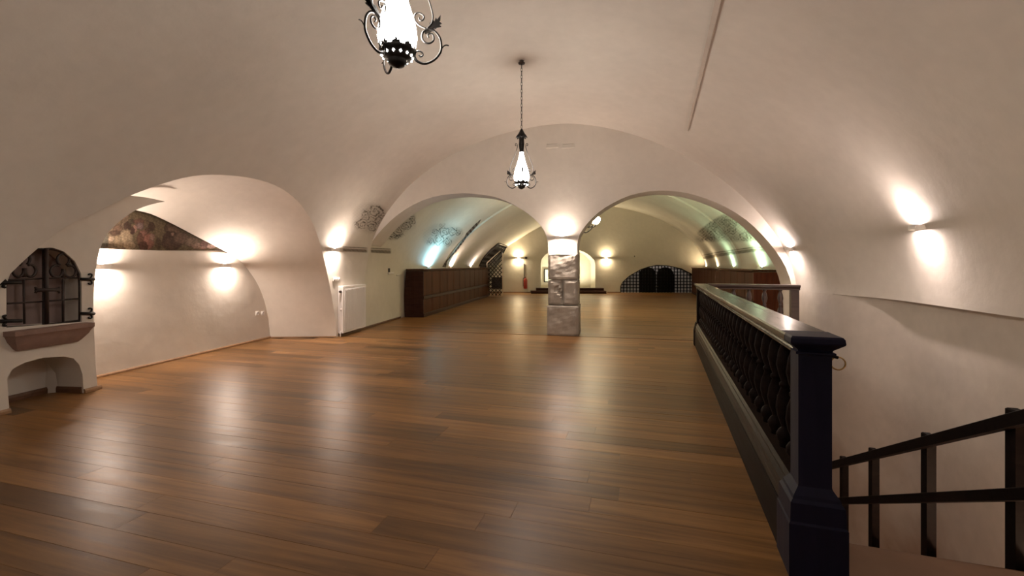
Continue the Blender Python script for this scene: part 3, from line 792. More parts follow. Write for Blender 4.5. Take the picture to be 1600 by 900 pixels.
h = MAIN.hit(1439, 355); sconce(h[0], h[1], 'white half-round wall lamp on the near right vault', PINK, power=SCONCE_W*0.95)
sconce(arch_at(878, 371.5), -AN, 'white half-round wall lamp on the plaster above the stone pillar', WARM, w=0.3, power=SCONCE_W*1.1)
sconce(at_y(810, 403, FY-0.012), Vector((0, -1, 0)), 'small white wall lamp on the far wall, left of the bright niche', YEL, power=22)
sconce(at_y(947, 403, FY-0.012), Vector((0, -1, 0)), 'small white wall lamp on the far wall, right of the bright niche', YEL, power=22)
#sconce(vault_pt(-1.5, 0.82), Vector((-1, 0.1, 0)), 'white half-round wall lamp on the right vault behind the viewpoint', PINK, name='wall_sconce')
bl = empty('stairwell_fill_lamp', tuple(rl(0.0, 2.1, -1.0))); tag(bl, 'unseen fill lamp added low in the stairwell, below the landing edge', 'wall lamp')  # added out of view to brighten the lower stairwell wall
mb = MB(); mb.lathe([(.11, 0.004), (.115, .02), (.09, .05), (.05, .07), (0, .075)], 16, M=Matrix.Rotation(math.atan2(RB.y, RB.x), 4, 'Z') @ Matrix.Rotation(PI/2, 4, 'Y')); mb.build('fill_dome', emit('stairwell_fill_glow', (1.0, .72, .5), 170), bl)
# uplights behind the wainscot partitions
def uplight(px, py, label, col, power, group=None):
    h = FAR.hit(px, py); P = Vector(h[0]); P.z = 1.385
    s = h[2][0]; P.x = lerp(FL0, FL1, s) if px < 800 else lerp(FR0, FR1, s)
    n = Vector((1 if px < 800 else -1, 0, 0))
    sconce(P+n*0.01, n, label, col, power=power, w=0.26, down=False, name='uplight_lamp', group=group)
uplight(670, 412, 'bluish-white uplight on the far left wall, nearest above the wainscot', CYAN, 55)
uplight(706, 412, 'white uplight on the far left wall, beside the torn painted edge', WARM, 40)
uplight(737, 412, 'white uplight on the far left wall, nearest the lattice gate', WARM, 40)
uplight(1190, 412, 'greenish-white uplight on the far right wall, nearest the arch', GRN, 50)
uplight(1146, 412, 'white uplight on the far right wall, second from the arch', GRN, 45)
uplight(1121, 412, 'white uplight on the far right wall, third from the arch', YEL, 26)
uplight(1103, 412, 'white uplight on the far right wall, farthest from the arch', YEL, 16)

# ------------------------------------------------------------------ pendant lanterns
def V3(r, z): return Vector((r/1000.0, 0, z/1000.0))
arm_low = [(95, 66), (108, 44), (150, 30), (200, 50), (236, 92), (243, 130), (234, 178), (205, 214), (166, 222), (141, 205), (137, 172), (153, 149), (180, 146), (200, 163), (198, 190), (181, 201), (167, 190), (173, 177)]
curl_low = [(95, 66), (101, 93), (118, 100), (137, 91), (140, 76), (127, 69), (118, 78)]
arm_up = [(164, 226), (190, 258), (196, 300), (186, 345), (170, 395), (138, 455), (104, 522), (80, 580), (70, 628), (79, 662), (97, 668), (105, 651), (95, 636), (84, 643)]
curl_up = [(160, 226), (122, 243), (96, 272), (97, 304), (121, 313), (146, 296), (140, 274), (124, 272), (120, 288)]
twig = [(242, 112), (256, 130), (270, 137), (285, 134)]
leaf = [(158, 222), (176, 242), (180, 262), (190, 256), (196, 278), (205, 268), (213, 290), (220, 279), (240, 305), (238, 276), (232, 268), (246, 258), (232, 250), (243, 240), (226, 236), (206, 232), (185, 226)]
def make_pendant(zbot, ztop, rot, label):
    root = empty('pendant_lantern', (0, 0, 0)); tag(root, label, 'pendant lamp', None)
    mb = MB(); mb.lathe([(.002, 0), (.012, .004), (.036, .014), (.052, .028), (.051, .044), (.056, .050), (.074, .056), (.09, .07), (.098, .085), (.101, .098), (.096, .104), (.090, .108), (.0, .104)], 28, caps=False)
    bowl = mb.build('bowl', M['iron'], root)
    mb = MB()
    for k in range(9):
        a = 2*PI*k/9; R = 0.093; n = Vector((math.cos(a), math.sin(a), 0)); t = Vector((-n.y, n.x, 0)); z = Vector((0, 0, 1))
        b = n*R+z*0.098
        mb.prism([b-t*0.024, b-t*0.020+z*0.016, b-t*0.008+z*0.018, b+z*0.036, b+t*0.008+z*0.018, b+t*0.020+z*0.016, b+t*0.024], n*0.006)
    mb.build('leaf_crown', M['iron'], bowl)
    mb = MB()
    for k in range(14):
        a = 2*PI*(k+.5)/14; n = Vector((math.cos(a), math.sin(a), 0)); t = Vector((-n.y, n.x, 0)); q = n*0.0855+Vector((0, 0, 0.0645)); s_ = n*0.4+Vector((0, 0, 0.9)); s_.normalize()
        mb.add([q-t*.007, q-s_*.009, q+t*.007, q+s_*.014, q+(n-Vector((0,0,.6)))*0.004], [(0, 1, 4), (1, 2, 4), (2, 3, 4), (3, 0, 4)])
    mb.build('glowing_piercing', M['shade'], bowl)['kind'] = 'stuff'  # glowing bumps on the closed bowl imitate light shining through piercings
    mb = MB(); mb.lathe([(.088, .102), (.102, .135), (.108, .175), (.105, .215), (.094, .265), (.076, .325), (.056, .39), (.038, .455), (.027, .52), (.024, .56)], 28, caps=True)
    mb.build('glass_shade', M['shade'], root)
    mb = MB(); mb.lathe([(.032, .53), (.034, .54), (.03, .56), (.036, .60), (.04, .64), (.036, .70), (.04, .745), (.078, .748), (.078, .756), (.045, .80), (.02, .85), (.006, .868)], 20)
    top = mb.build('top_cap', M['iron'], root)
    mb = MB()
    for k in range(8):
        a = 2*PI*k/8; n = Vector((math.cos(a), math.sin(a), 0)); t = Vector((-n.y, n.x, 0)); b = n*0.07+Vector((0, 0, .752))
        mb.prism([b-t*.02, b+n*.018-Vector((0, 0, .022)), b+t*.02], Vector((0, 0, .005)))
    mb.build('cap_edge', M['iron'], top)
    for j in range(3):
        R = Matrix.Rotation(rot+j*2*PI/3, 4, 'Z')
        mb = MB()
        P = catmull([V3(*p) for p in arm_low], 5); n = len(P)
        mb.tube(P, [lerp(.0075, .0045, min(1, i/n)) for i in range(n)], 8, M=R)
        mb.tube(catmull([V3(*p) for p in curl_low], 4), .0045, 6, M=R)
        mb.tube(catmull([V3(*p) for p in arm_up], 5), .0048, 6, M=R); mb.tube(catmull([V3(*p) for p in curl_up], 4), .0048, 6, M=R)
        mb.tube(catmull([V3(*p) for p in twig], 4), [.0035]*12+[.002], 6, M=R)
        arm = mb.build('scroll_arm', M['iron'], root)
        mb = MB(); mb.prism([V3(*p)+Vector((0, -.002, 0)) for p in leaf], (0, .006, 0), M=R)
        mb.prism([V3(*p)+Vector((0, 0.000, 0)) for p in [(150, 205), (168, 232), (185, 250), (205, 248), (232, 266), (214, 240), (190, 222)]], (0, .02, 0), M=R)
        mb.build('leaf', M['iron'], arm)
    L = ztop-zbot-0.868; nl = int(L/0.052)
    chain = empty('chain', (0, 0, 0), parent=root)
    lk = None
    for k in range(nl+1):
        z = 0.868+(k+0.5)*L/(nl+1); hl_ = L/(nl+1)*0.5+0.006
        if lk is None:
            mb = MB(); mb.tube([(0.011*math.cos(a), 0, hl_*math.sin(a)) for a in [2*PI*i/12 for i in range(12)]], .0035, 5, closed=True); lk = mb.build('chain_link', M['iron'], chain); c = lk
        else: c = lk.copy(); COL.objects.link(c); c.parent = chain
        c.location = (0, 0, z); c.rotation_euler = (0, 0, (k % 2)*PI/2+0.3)
    mb = MB(); zz = ztop-zbot
    mb.lathe([(.006, zz-.05), (.045, zz-.045), (.05, zz-.03), (.02, zz-.022), (.02, zz-.008), (.035, zz)], 16); mb.build('ceiling_hook', M['iron_brown'], root)
    d = bpy.data.lights.new('bulb', 'POINT'); d.energy = PENDANT_W; d.color = WARM; d.shadow_soft_size = 0.09
    root.location = (0, 0, zbot); return root
def place_pendant(px, Y, py, rot, label):
    x = (px-HX)/F*Y; zb = EYE+(HY-py)/F*Y
    u = Y+KP*x; v = 0.575 
    # ceiling height above this spot
    best = MAIN.t.ray_cast(Vector((x, Y, 2.0)), Vector((0, 0, 1)))[0]
    r = make_pendant(zb, best.z, rot, label); r.location = (x, Y, zb); return r
place_pendant(815, 6.4, 296, math.radians(30), 'black wrought-iron lantern pendant hanging on a chain in mid room')
place_pendant(621, 2.50, 107, math.radians(3), 'black wrought-iron lantern pendant nearest, cut off by the top edge')
place_pendant(400, -1.4, 107+640, math.radians(20), 'black wrought-iron lantern pendant behind the viewpoint').location = (-2.6, -3.0, 2.52)

# chandelier in the far room, seen under the right arch
ch = empty('chandelier', tuple(at_y(909, 361, 14.0))); tag(ch, 'black iron chandelier with a glowing shade glimpsed under the right arch', 'chandelier')
mb = MB()
mb.lathe([(.004, -.10), (.012, -.08), (.008, -.05), (.035, -.02), (.05, .01), (.02, .05), (.012, .16), (.02, .2), (.012, .3)], 12)
cz = FAR.t.ray_cast(Vector((ch.location.x, 14.0, 2.6)), Vector((0, 0, 1)))[0].z-ch.location.z
mb.tube([(0, 0, .28), (0, 0, cz)], .008, 6); mb.build('stem', M['iron'], ch)
for k in range(4):
    R = Matrix.Rotation(k*PI/2+0.15, 4, 'Z')
    mb = MB(); mb.tube(catmull([(0, 0, 0), (.12, 0, -.05), (.25, 0, .02), (.34, 0, .12), (.42, 0, .16), (.46, 0, .24)], 4), .022, 6, M=R)
    mb.tube(catmull([(.05, 0, .1), (.15, 0, .16), (.3, 0, .13), (.36, 0, .2), (.3, 0, .24), (.26, 0, .2)], 4), .018, 6, M=R)
    am = mb.build('arm', M['iron'], ch)
    mb = MB(); mb.prism([(.16, -.005, .10), (.13, -.005, .18), (.18, -.005, .17), (.20, -.005, .25), (.23, -.005, .17), (.28, -.005, .18), (.24, -.005, .10)], (0, .01, 0), M=R); mb.build('leaf', M['iron'], am)
    mb = MB(); mb.lathe([(.04, .22), (.10, .27), (.13, .33), (.14, .39), (.10, .44), (.04, .47)], 14, c=(0.46, 0, 0), M=R); mb.build('glass_shade', emit('chandelier_glass', (1.0, .82, .52), 48) if k == 0 else bpy.data.materials['chandelier_glass'], am)

# ------------------------------------------------------------------ wainscot partitions in the far room
def partition(name, label, F0, F1, dirn, depth, matF, matE, hgt, npan, endw=None):
    """panelled booth front from F0 to F1; the wall side is dirn"""
    root = empty(name, tuple(F0)); tag(root, label, 'wainscot partition')
    t = (F1-F0); L = t.length; t.normalize(); n = Vector((t.y, -t.x, 0))
    if n.dot(dirn) > 0: n = -n                      # n points into the room
    Mx = Matrix(((t.x, n.x, 0, 0), (t.y, n.y, 0, 0), (0, 0, 1, 0), (0, 0, 0, 1)))
    mb = MB(); mb.box((L/2, -0.04, hgt/2-0.02), (L-0.02, 0.04, hgt-0.06), Mx); mb.build('backing', matF, root)
    pw = L/npan
    pan = None
    for k in range(npan):
        for z0, z1, nm in ((0.10, 0.50, 'panel'), (0.60, hgt-0.06, 'panel')):
            mb = MB(); mb.bevbox(((k+.5)*pw, -0.012, (z0+z1)/2), (pw-0.03, 0.03, z1-z0), 0.008, Mx); mb.build(nm, matF, root)
        for z0, z1 in ((0.10, 0.50), (0.60, hgt-0.06)):
            pass
    for z, hh, nm in ((0.05, 0.10, 'base_rail'), (0.55, 0.09, 'mid_rail')):
        mb = MB(); mb.bevbox((L/2, 0.0, z), (L, 0.05, hh), 0.01, Mx); mb.build(nm, M['step'], root)
    mb = MB(); mb.bevbox((L/2, -depth/2+0.02, hgt-0.02), (L+0.06, depth+0.04, 0.045), 0.012, Mx); mb.build('top_board', matF, root)
    # end panel with a bowed wall-side edge
    b = []
    for k in range(9):
        z = (hgt-0.05)*k/8; b.append(Vector((0, -depth-0.06*math.sin(PI*(1-k/8)*0.8), z)))
    poly = [Vector((0, 0.01, 0)), Vector((0, 0.01, hgt-0.05))]+list(reversed(b))
    mb = MB(); mb.prism(poly, (0.04, 0, 0), M=Mx); ep = mb.build('end_panel', matE, root)
    mb = MB(); 
    for k in range(1, 4):
        mb.box((-0.004, -depth*k/4, hgt/2), (0.008, 0.012, hgt-0.16), Mx)
    mb.build('batten', matE, ep)
    return root
LF0 = on_floor(661, 496); LF1 = on_floor(765, 462.5)
partition('wainscot_partition', 'dark brown panelled wainscot partition along the left wall', Vector((LF0.x, LF0.y, 0)), Vector((LF1.x, LF1.y, 0)), Vector((-1, 0, 0)), 0.50, M['counter'], M['step'], 1.35, 12)
RF0 = Vector(((1178-HX)/F*10.8, 10.8, 0)); RF1 = Vector(((1081-HX)/F*23.5, 23.5, 0))
partition('wainscot_partition', 'brown panelled wainscot partition along the right wall beyond the balustrade', RF0, RF1, Vector((1, 0, 0)), 0.56, M['counter'], M['counter_red'], 1.345, 14)

# ------------------------------------------------------------------ far wall furniture
# steps before the niche
for (x0, x1, z0, z1, y0, lab) in ((830, 948, 0.0, 0.13, 23.1, 'lower dark wooden platform step before the bright niche'), (838, 944, 0.13, 0.27, 23.5, 'upper dark wooden platform step before the bright niche')):
    mb = MB(); a = (x0-HX)/F*y0; b = (x1-HX)/F*y0
    mb.bevbox(((a+b)/2, (y0+FY)/2, (z0+z1)/2), (b-a, FY-y0-0.10, z1-z0), 0.012); o = mb.build('platform_step', M['step']); tag(o, lab, 'step')
# framed board at the back of the niche
bd = empty('framed_board', (0, 0, 0)); yb = FY+1.02
tag(bd, 'pale rectangular board in a black frame at the back of the niche', 'framed board')
xa, xb = (850-HX)/F*yb, (905-HX)/F*yb; za, zb = EYE+(HY-441)/F*yb, EYE+(HY-420)/F*yb
bd.location = ((xa+xb)/2, yb, za); W = xb-xa; Hh = zb-za
mb = MB(); mb.box((0, 0.02, Hh/2), (W-0.06, 0.02, Hh-0.06)); mb.build('panel', M['gap'], bd)
mb = MB()
for c, d in (((-W/2+.025, 0, Hh/2), (.06, .05, Hh)), ((W/2-.025, 0, Hh/2), (.06, .05, Hh)), ((0, 0, .025), (W-.1, .05, .05)), ((0, 0, Hh-.02), (W-.1, .05, .04))): mb.box(c, d)
mb.build('frame', M['dark'], bd)
nl = area('niche_uplight', (3.0, FY+0.25, 0.55), (0, 0.25, 1), 1.6, 0.2, 52, (1.0, .93, .68))
nl2 = None
# fire extinguisher
fe = empty('fire_extinguisher', tuple(at_y(821, 451, 23.8))); fe.location.z = 0.14; tag(fe, 'red fire extinguisher on the far wall below the left lamp', 'fire extinguisher')
mb = MB(); mb.lathe([(.06, .03), (.095, .05), (.1, .08), (.1, .48), (.085, .54), (.03, .58), (.03, .62)], 16, c=(0, 0, 0.05)); mb.build('cylinder', M['red'], fe)
mb = MB(); mb.box((0, -0.02, .70), (.05, .14, .03)); mb.box((0, -0.05, .67), (.03, .1, .02)); mb.build('valve_handle', M['iron'], fe)
mb = MB(); mb.tube(catmull([(0, 0, .68), (-.1, 0, .66), (-.13, 0, .5), (-.12, 0, .2)], 4), .014, 6); mb.build('hose', M['iron'], fe)
mb = MB(); mb.box((0, .12, .35), (.16, .09, .5)); mb.build('bracket', M['step'], fe)
mb = MB(); a = at_y(819, 412, FY-0.02); b = at_y(819, 436, FY-0.02); mb.box(((a+b)/2)[:], (0.035, 0.02, a.z-b.z)); o = mb.build('cable_duct', M['iron_brown']); tag(o, 'thin dark vertical cable duct above the fire extinguisher', 'cable duct')
mb = MB(); a = at_y(822, 403, FY-0.05); mb.lathe([(.0, -.07), (.05, -.05), (.07, 0), (.05, .05), (0, .07)], 10, c=a[:]); o = mb.build('alarm_sounder', M['iron_brown']); tag(o, 'small dark round device beside the far left wall lamp', 'alarm')
mb = MB(); a = at_y(991, 401, FY-0.012); mb.tube([a, a+Vector((0, -.06, 0)), a+Vector((0, -.06, .05))], .018, 6); o = mb.build('wall_hook', M['iron']); tag(o, 'small dark hook high on the far wall above the low arched opening', 'hook')

# low arched opening in the far wall: grille and dark double door
fg = empty('arched_grille', (8.0, FY+0.12, 0)); tag(fg, 'black lattice grille filling the low arched opening in the far wall', 'grille')
h2c = h2
def inh(x, z): return inpoly(x, z, h2c)
x0, x1 = h2c[0][0], h2c[-1][0]
def bars(mb, x0, x1, z1, dx, dz, r, off=(0, 0, 0), y=0.0, test=inh):
    x = x0
    while x <= x1:
        z = 0.02; seg0 = None
        zz = [k*0.02 for k in range(int(z1/0.02))]
        ok = [q for q in zz if test(x, q+0.02)]
        if ok: mb.box((x+off[0], y, (ok[0]+ok[-1])/2+0.02), (r, r, max(0.02, ok[-1]-ok[0]+0.04)))
        x += dx
    z = dz*0.5
    while z < z1:
        ok = [x0+k*0.03 for k in range(int((x1-x0)/0.03)) if test(x0+k*0.03, z)]
        if ok: mb.box(((ok[0]+ok[-1])/2+off[0], y, z), (max(0.02, ok[-1]-ok[0]+0.04), r, r))
        z += dz
mb = MB(); bars(mb, x0+0.05, x1-0.02, 1.6, 0.17, 0.17, 0.045, off=(-8.0, 0, 0), y=0); mb.build('lattice', M['iron'], fg)['kind'] = 'stuff'
mb = MB(); n = len(h2c); mid = [Vector((a-8.0, -0.06, b)) for a, b in h2c]
mb.tube(mid, 0.05, 6); mb.build('frame', M['iron'], fg)
dd = empty('double_door', (at_y(1029, 457, FY).x, FY+0.34, 0)); tag(dd, 'dark double door with round-topped leaves behind the arched grille', 'door')
for sgn in (-1, 1):
    P = [(0.02*sgn, 0), (0.02*sgn, 0.95)]
    for k in range(9):
        a = PI*k/8; P.append((sgn*(0.48-0.46*math.cos(a)), 0.95+0.42*math.sin(a)))
    P.append((sgn*0.94, 0))
    mb = MB(); mb.prism([Vector((a, 0, b)) for a, b in P], (0, 0.05, 0)); lf = mb.build('door_leaf', M['dark'], dd)
    mb = MB(); mb.lathe([(.0, 0), (.035, .01), (.04, .03), (0, .05)], 8, c=(sgn*0.07, -0.03, 0.28)); mb.build('knob', M['brass'], lf)
mb = MB(); mb.add([(5.2, FY+0.9, -0.02), (10.6, FY+0.9, -0.02), (10.6, FY+0.9, 2.4), (5.2, FY+0.9, 2.4)], [(0, 1, 2, 3)])
mb.add([(5.2, FY, -0.02), (5.2, FY+0.9, -0.02), (5.2, FY+0.9, 2.4), (5.2, FY, 2.4)], [(0, 1, 2, 3)])
mb.add([(10.6, FY, -0.02), (10.6, FY+0.9, -0.02), (10.6, FY+0.9, 2.4), (10.6, FY, 2.4)], [(3, 2, 1, 0)])
mb.add([(5.2, FY, 2.4), (10.6, FY, 2.4), (10.6, FY+0.9, 2.4), (5.2, FY+0.9, 2.4)], [(0, 1, 2, 3)])
mb.add([(5.2, FY, -0.02), (10.6, FY, -0.02), (10.6, FY+0.9, -0.02), (5.2, FY+0.9, -0.02)], [(0, 1, 2, 3)])
mb.build('wall_far_alcove', M['plaster_far']); tag(bpy.data.objects['wall_far_alcove'], kind='structure')
area('alcove_light', (8.0, FY+0.62, 2.3), (0, 0, -1), 4.0, 0.2, 9, (0.85, 0.85, 1.0))

# arched opening of the far left wall with lattice
mb = MB()
B = [Vector((-3.4, 19.0, -0.03)), Vector((-3.4, 24.3, -0.03)), Vector((-3.4, 24.3, 3.4)), Vector((-3.4, 19.0, 3.4))]
C = [Vector((far_pt(s, 0).x-0.01 if False else -1.9, y, z)) for s, y, z in ((.8, 19.0, -.03), (1, 24.3, -.03), (1, 24.3, 3.4), (.8, 19.0, 3.4))]
mb.add(B, [(0, 1, 2, 3)]); mb.add([B[0], B[1], Vector((-0.5, 24.3, -.03)), Vector((-2.2, 19.0, -.03))], [(0, 1, 2, 3)])
mb.add([B[1], B[2], Vector((-0.2, 24.3, 3.4)), Vector((-0.2, 24.3, -.03))], [(0, 1, 2, 3)]); mb.add([B[2], B[3], Vector((-1.6, 19.0, 3.4)), Vector((0.3, 24.3, 3.4))], [(0, 1, 2, 3)])
mb.build('wall_left_alcove', M['dark']); tag(bpy.data.objects['wall_left_alcove'], kind='structure')
lg = empty('lattice_fanlight', tuple(far_pt(0.9, 0.0))); tag(lg, 'dark lattice screen in the arched opening of the far left wall', 'grille')
LT = Matrix.Translation(-lg.location)
gp = [(s, v) for s, v in gate_uv]
mb = MB()
def gin(s, v): return inpoly(s, v, gp)
s_ = gp[0][0]
for k in range(20):
    for sg in (1, -1):
        pts = []
        for j in range(60):
            v = j*0.0065; s = gp[0][0]-0.1+k*0.018+sg*v*0.5
            if gin(s, v): pts.append(far_pt(s, v))
        if len(pts) > 1: mb.tube([LT @ p for p in pts], 0.014, 4)
mb.build('lattice', M['iron_brown'], lg)['kind'] = 'stuff'
mb = MB(); rim = [far_pt(min(1, s), v) for s, v in densify([Vector(p) for p in gate_uv], 0.01)]
mb.tube([LT @ p for p in rim], 0.05, 6); mb.build('frame', M['iron_brown'], lg)
# open lattice leaf facing the room
og = empty('lattice_gate', (0, 0, 0)); yg = 21.1
xa, xb = (761-HX)/F*yg, (785.5-HX)/F*yg; og.location = (xa, yg, 0); tag(og, 'lattice gate leaf in a pale frame standing open beside the left partition', 'gate')
W = xb-xa
def gtop(x): return interp(x, [(0, EYE+(HY-411)/F*yg), (W*0.85, EYE+(HY-392)/F*yg), (W, EYE+(HY-396)/F*yg)])
mb = MB()
for k in range(-12, 12):
    for sg in (1, -1):
        pts = []
        for j in range(120):
            z = 0.04+j*0.019; x = k*0.17+sg*(z*0.9)
            if 0.02 <= x <= W-0.02 and z < gtop(x): pts.append((x, 0.0, z))
        if len(pts) > 1: mb.tube([pts[0], pts[-1]], 0.019, 4)
mb.build('lattice', M['iron_brown'], og)['kind'] = 'stuff'
mb = MB(); mb.tube([(0, 0, .02), (0, 0, gtop(0)), (W*.85, 0, gtop(W*.85)), (W, 0, gtop(W)), (W, 0, .02), (0, 0, .02)], 0.028, 6); mb.build('frame', M['lattice'], og)
mb = MB(); mb.box((W*0.62, 0.25, 0.62), (W*0.68, 0.1, 0.55)); mb.build('lock_panel', M['iron_brown'], og)

# ------------------------------------------------------------------ radiator, switches, sockets, box
wx = lambda y: -4.83+0.14*y
wt = Vector((0.14, 1, 0)).normalized(); wn = Vector((wt.y, -wt.x, 0))
def WM(y): return Matrix(((wt.x, wn.x, 0, wx(y)), (wt.y, wn.y, 0, y), (0, 0, 1, 0), (0, 0, 0, 1)))
rd = empty('radiator'); rd.matrix_world = WM(9.12); tag(rd, 'white fluted panel radiator on the left wall beside the corner', 'radiator')
mb = MB(); mb.bevbox((0.52, 0.105, 0.545), (0.98, 0.03, 0.95), 0.008); fp = mb.build('front_panel', M['white'], rd)
for k in range(22):
    mb = MB() if k == 0 else mb
    mb.bevbox((0.08+k*0.042, 0.124, 0.545), (0.022, 0.010, 0.86), 0.003)
mb.build('flute', M['white'], fp)['kind'] = 'stuff'
mb = MB(); mb.bevbox((0.52, 0.05, 0.545), (0.94, 0.07, 0.90), 0.01); mb.build('convector', M['white'], rd)
mb = MB(); mb.bevbox((0.02, 0.062, 0.545), (0.022, 0.11, 0.95), 0.004); sp = mb.build('side_panel', M['white'], rd)
mb = MB(); mb.bevbox((0.52, 0.06, 1.025), (1.0, 0.115, 0.014), 0.004); mb.build('top_grille', M['white'], rd)
mb = MB(); mb.lathe([(.02, 0), (.024, .01), (.022, .05), (.014, .06)], 12, M=Matrix.Translation((0.005, 0.075, 0.92)) @ Matrix.Rotation(-PI/2, 4, 'Y')); mb.build('valve', M['iron_brown'], rd)
mb = MB(); mb.tube([(-0.01, 0.07, .0), (-0.01, 0.07, .10), (0.03, 0.07, .10)], .012, 8); mb.tube([(0.03, 0.07, .555), (0.0, .07, .555)], .012, 8); mb.build('pipe', M['white'], rd)
sw = empty('light_switch'); P = MAIN.hit(522, 437)[0]; sw.matrix_world = Matrix.Translation((P.x, P.y, P.z)) @ Matrix(((wt.x, wn.x, 0, 0), (wt.y, wn.y, 0, 0), (0, 0, 1, 0), (0, 0, 0, 1)))
tag(sw, 'row of three white light switches above the radiator', 'light switch')
for k in range(3):
    mb = MB(); mb.bevbox((-0.02+k*0.085, 0.012, 0.01), (0.08, 0.02, 0.08), 0.006); pl = mb.build('plate', M['plastic'], sw)
    mb = MB(); mb.lathe([(.028, 0), (.028, .014), (.01, .018)], 14, M=Matrix.Translation((-0.02+k*0.085, 0.02, 0.01)) @ Matrix.Rotation(-PI/2, 4, 'X')); mb.build('rocker', M['white'], pl)
RMx = Matrix(((rec_t.x, rec_n.x, 0, 0), (rec_t.y, rec_n.y, 0, 0), (0, 0, 1, 0), (0, 0, 0, 1)))
for px_, lab in ((401.5, 'white round wall socket on the recess wall, the left one of two'), (410, 'white round wall socket on the recess wall, the right one of two')):
    P = rec_at(px_, 489.5); e = empty('wall_socket'); e.matrix_world = Matrix.Translation(P) @ RMx; tag(e, lab, 'socket')
    mb = MB(); mb.bevbox((0, 0.005, 0), (0.082, 0.012, 0.082), 0.004); mb.build('plate', M['plastic'], e)
    RX = Matrix.Rotation(-PI/2, 4, 'X')
    mb = MB(); mb.lathe([(.036, .010), (.034, .022), (.030, .022), (.027, .012), (.004, .011)], 16, M=RX, caps=False); mb.lathe([(.005, .011), (.004, .02)], 6, M=Matrix.Translation((.01, 0, 0)) @ RX); mb.build('insert', M['white'], e)
e = empty('wall_niche_box'); y_ = (-4.83)/((607-HX)/F-0.14); e.matrix_world = WM(y_); e.location.z = EYE+(HY-427)/F*y_
tag(e, 'small pale ledge box with a dark slot on the left wall before the partition', 'wall box')
mb = MB(); mb.bevbox((0.1, 0.02, 0.0), (0.34, 0.04, 0.05), 0.01); mb.build('shelf', M['plastic'], e)
mb = MB(); mb.box((0.0, 0.012, 0.075), (0.10, 0.02, 0.11)); mb.build('slot', M['dark'], e)
mb = MB(); mb.bevbox((0.6, 0.02, -0.06), (0.24, 0.03, 0.02), 0.005); mb.build('bracket', M['plastic'], e)

# vents on the arch wall
for a_, b_, lab in ((853, 872, 'white rectangular vent cover high on the arch wall, left of the pair'), (878, 898, 'white rectangular vent cover high on the arch wall, right of the pair')):
    s0, z0 = arch2((a_, 232)); s1, z1 = arch2((b_, 223)); e = empty('vent_cover'); c = arch3((s0+s1)/2, (z0+z1)/2)
    e.matrix_world = Matrix.Translation(c) @ PMt; tag(e, lab, 'vent')
    w_, h_ = abs(s1-s0), abs(z1-z0)
    mb = MB()
    for cc, dd_ in (((0, -.012, h_/2-.01), (w_, .024, .02)), ((0, -.012, -h_/2+.01), (w_, .024, .02)), ((-w_/2+.01, -.012, 0), (.02, .024, h_-.04)), ((w_/2-.01, -.012, 0), (.02, .024, h_-.04))): mb.box(cc, dd_)
    mb.build('frame', M['plaster'], e)
    for k in range(4):
        mb = MB(); mb.box((0, -.006, -h_/2+.03+k*(h_-.06)/3), (w_-.04, .012, .014)); mb.build('slat', M['plaster'], e)

# ------------------------------------------------------------------ grille window, sill
gw = empty('window_grille'); 
def PM(s, z, d=0.0): w = pier3(s, z, d); return w
tag(gw, 'brown wrought-iron double-leaf window grille with trefoils in the left pier', 'window grille')
gw.location = pier3(wp[0][0], wp[0][1]); GT = Matrix.Translation(-gw.location)
def gp3(px, py, d=0.03): s, z = pier2((px, py)); return GT @ pier3(s, z, d)
mb = MB(); mb.add([GT @ pier3(s, z, 0.22) for s, z in wp], [tuple(range(len(wp)))]); mb.build('shutter', M['cloth'], gw)
# unobstructed window outline continues behind the vault edge
win_full = catmull([(12, 510), (12, 470), (13, 440), (18, 420), (28, 403), (42, 392), (58, 387.5), (72, 390)], 3)
winr = catmull([(72, 390), (84, 389), (100, 394), (116, 408), (125, 425), (128, 445), (128, 502)], 3)
def leafpart(outl, bars_, tref):
    mb = MB(); mb.tube([gp3(p[0], p[1]) for p in outl], .013, 6); lf = mb.build('grille_leaf', M['iron_brown'], gw)
    mb = MB()
    for b in bars_: mb.tube([gp3(*b[0]), gp3(*b[1])], .010, 6)
    mb.build('bar', M['iron_brown'], lf)
    for cx, cy, sc in (tref,):
        mb = MB()
        for ax, ay in ((0, -11), (-10.5, 7), (10.5, 7)):
            pts = []
            gap = math.atan2(-ay, -ax)
            for k in range(15):
                a = gap+0.55+(2*PI-1.1)*k/14; pts.append(gp3(cx+(ax+9.5*math.cos(a))*sc, cy+(ay+9.5*math.sin(a))*1.0))
            mb.tube(pts, .013, 6)
        mb.tube([gp3(cx, cy+3), gp3(cx, cy+17)], .018, 6)
        mb.build('trefoil', M['iron_brown'], lf)
leafpart([Vector((72, 390))]+[Vector((72, 508)), Vector((12, 512))]+win_full, [((12, 438), (72, 435)), ((13, 474.5), (72, 471)), ((41, 437), (42, 506))], (42, 416, 0.9))
leafpart([Vector((72, 390)), Vector((72, 507)), Vector((128, 501))]+list(reversed(winr)), [((72, 435), (128, 434)), ((72, 471), (127, 466.5)), ((102, 434), (102, 503))], (102.5, 417, 1.0))
mb = MB(); mb.tube([gp3(72, 389, .0), gp3(73, 506, .0)], .020, 6); mb.tube([gp3(55, 453.5, -.01), gp3(91, 452.5, -.01)], .022, 6)
for x_, sg in ((57, -1), (89, 1)):
    mb.tube([gp3(x_, 453, -.01), gp3(x_+sg*3, 448.5, -.01)], .012, 5); mb.tube([gp3(x_, 453, -.01), gp3(x_+sg*3, 458, -.01)], .012, 5)
mb.build('lock_bar', M['iron_brown'], gw)
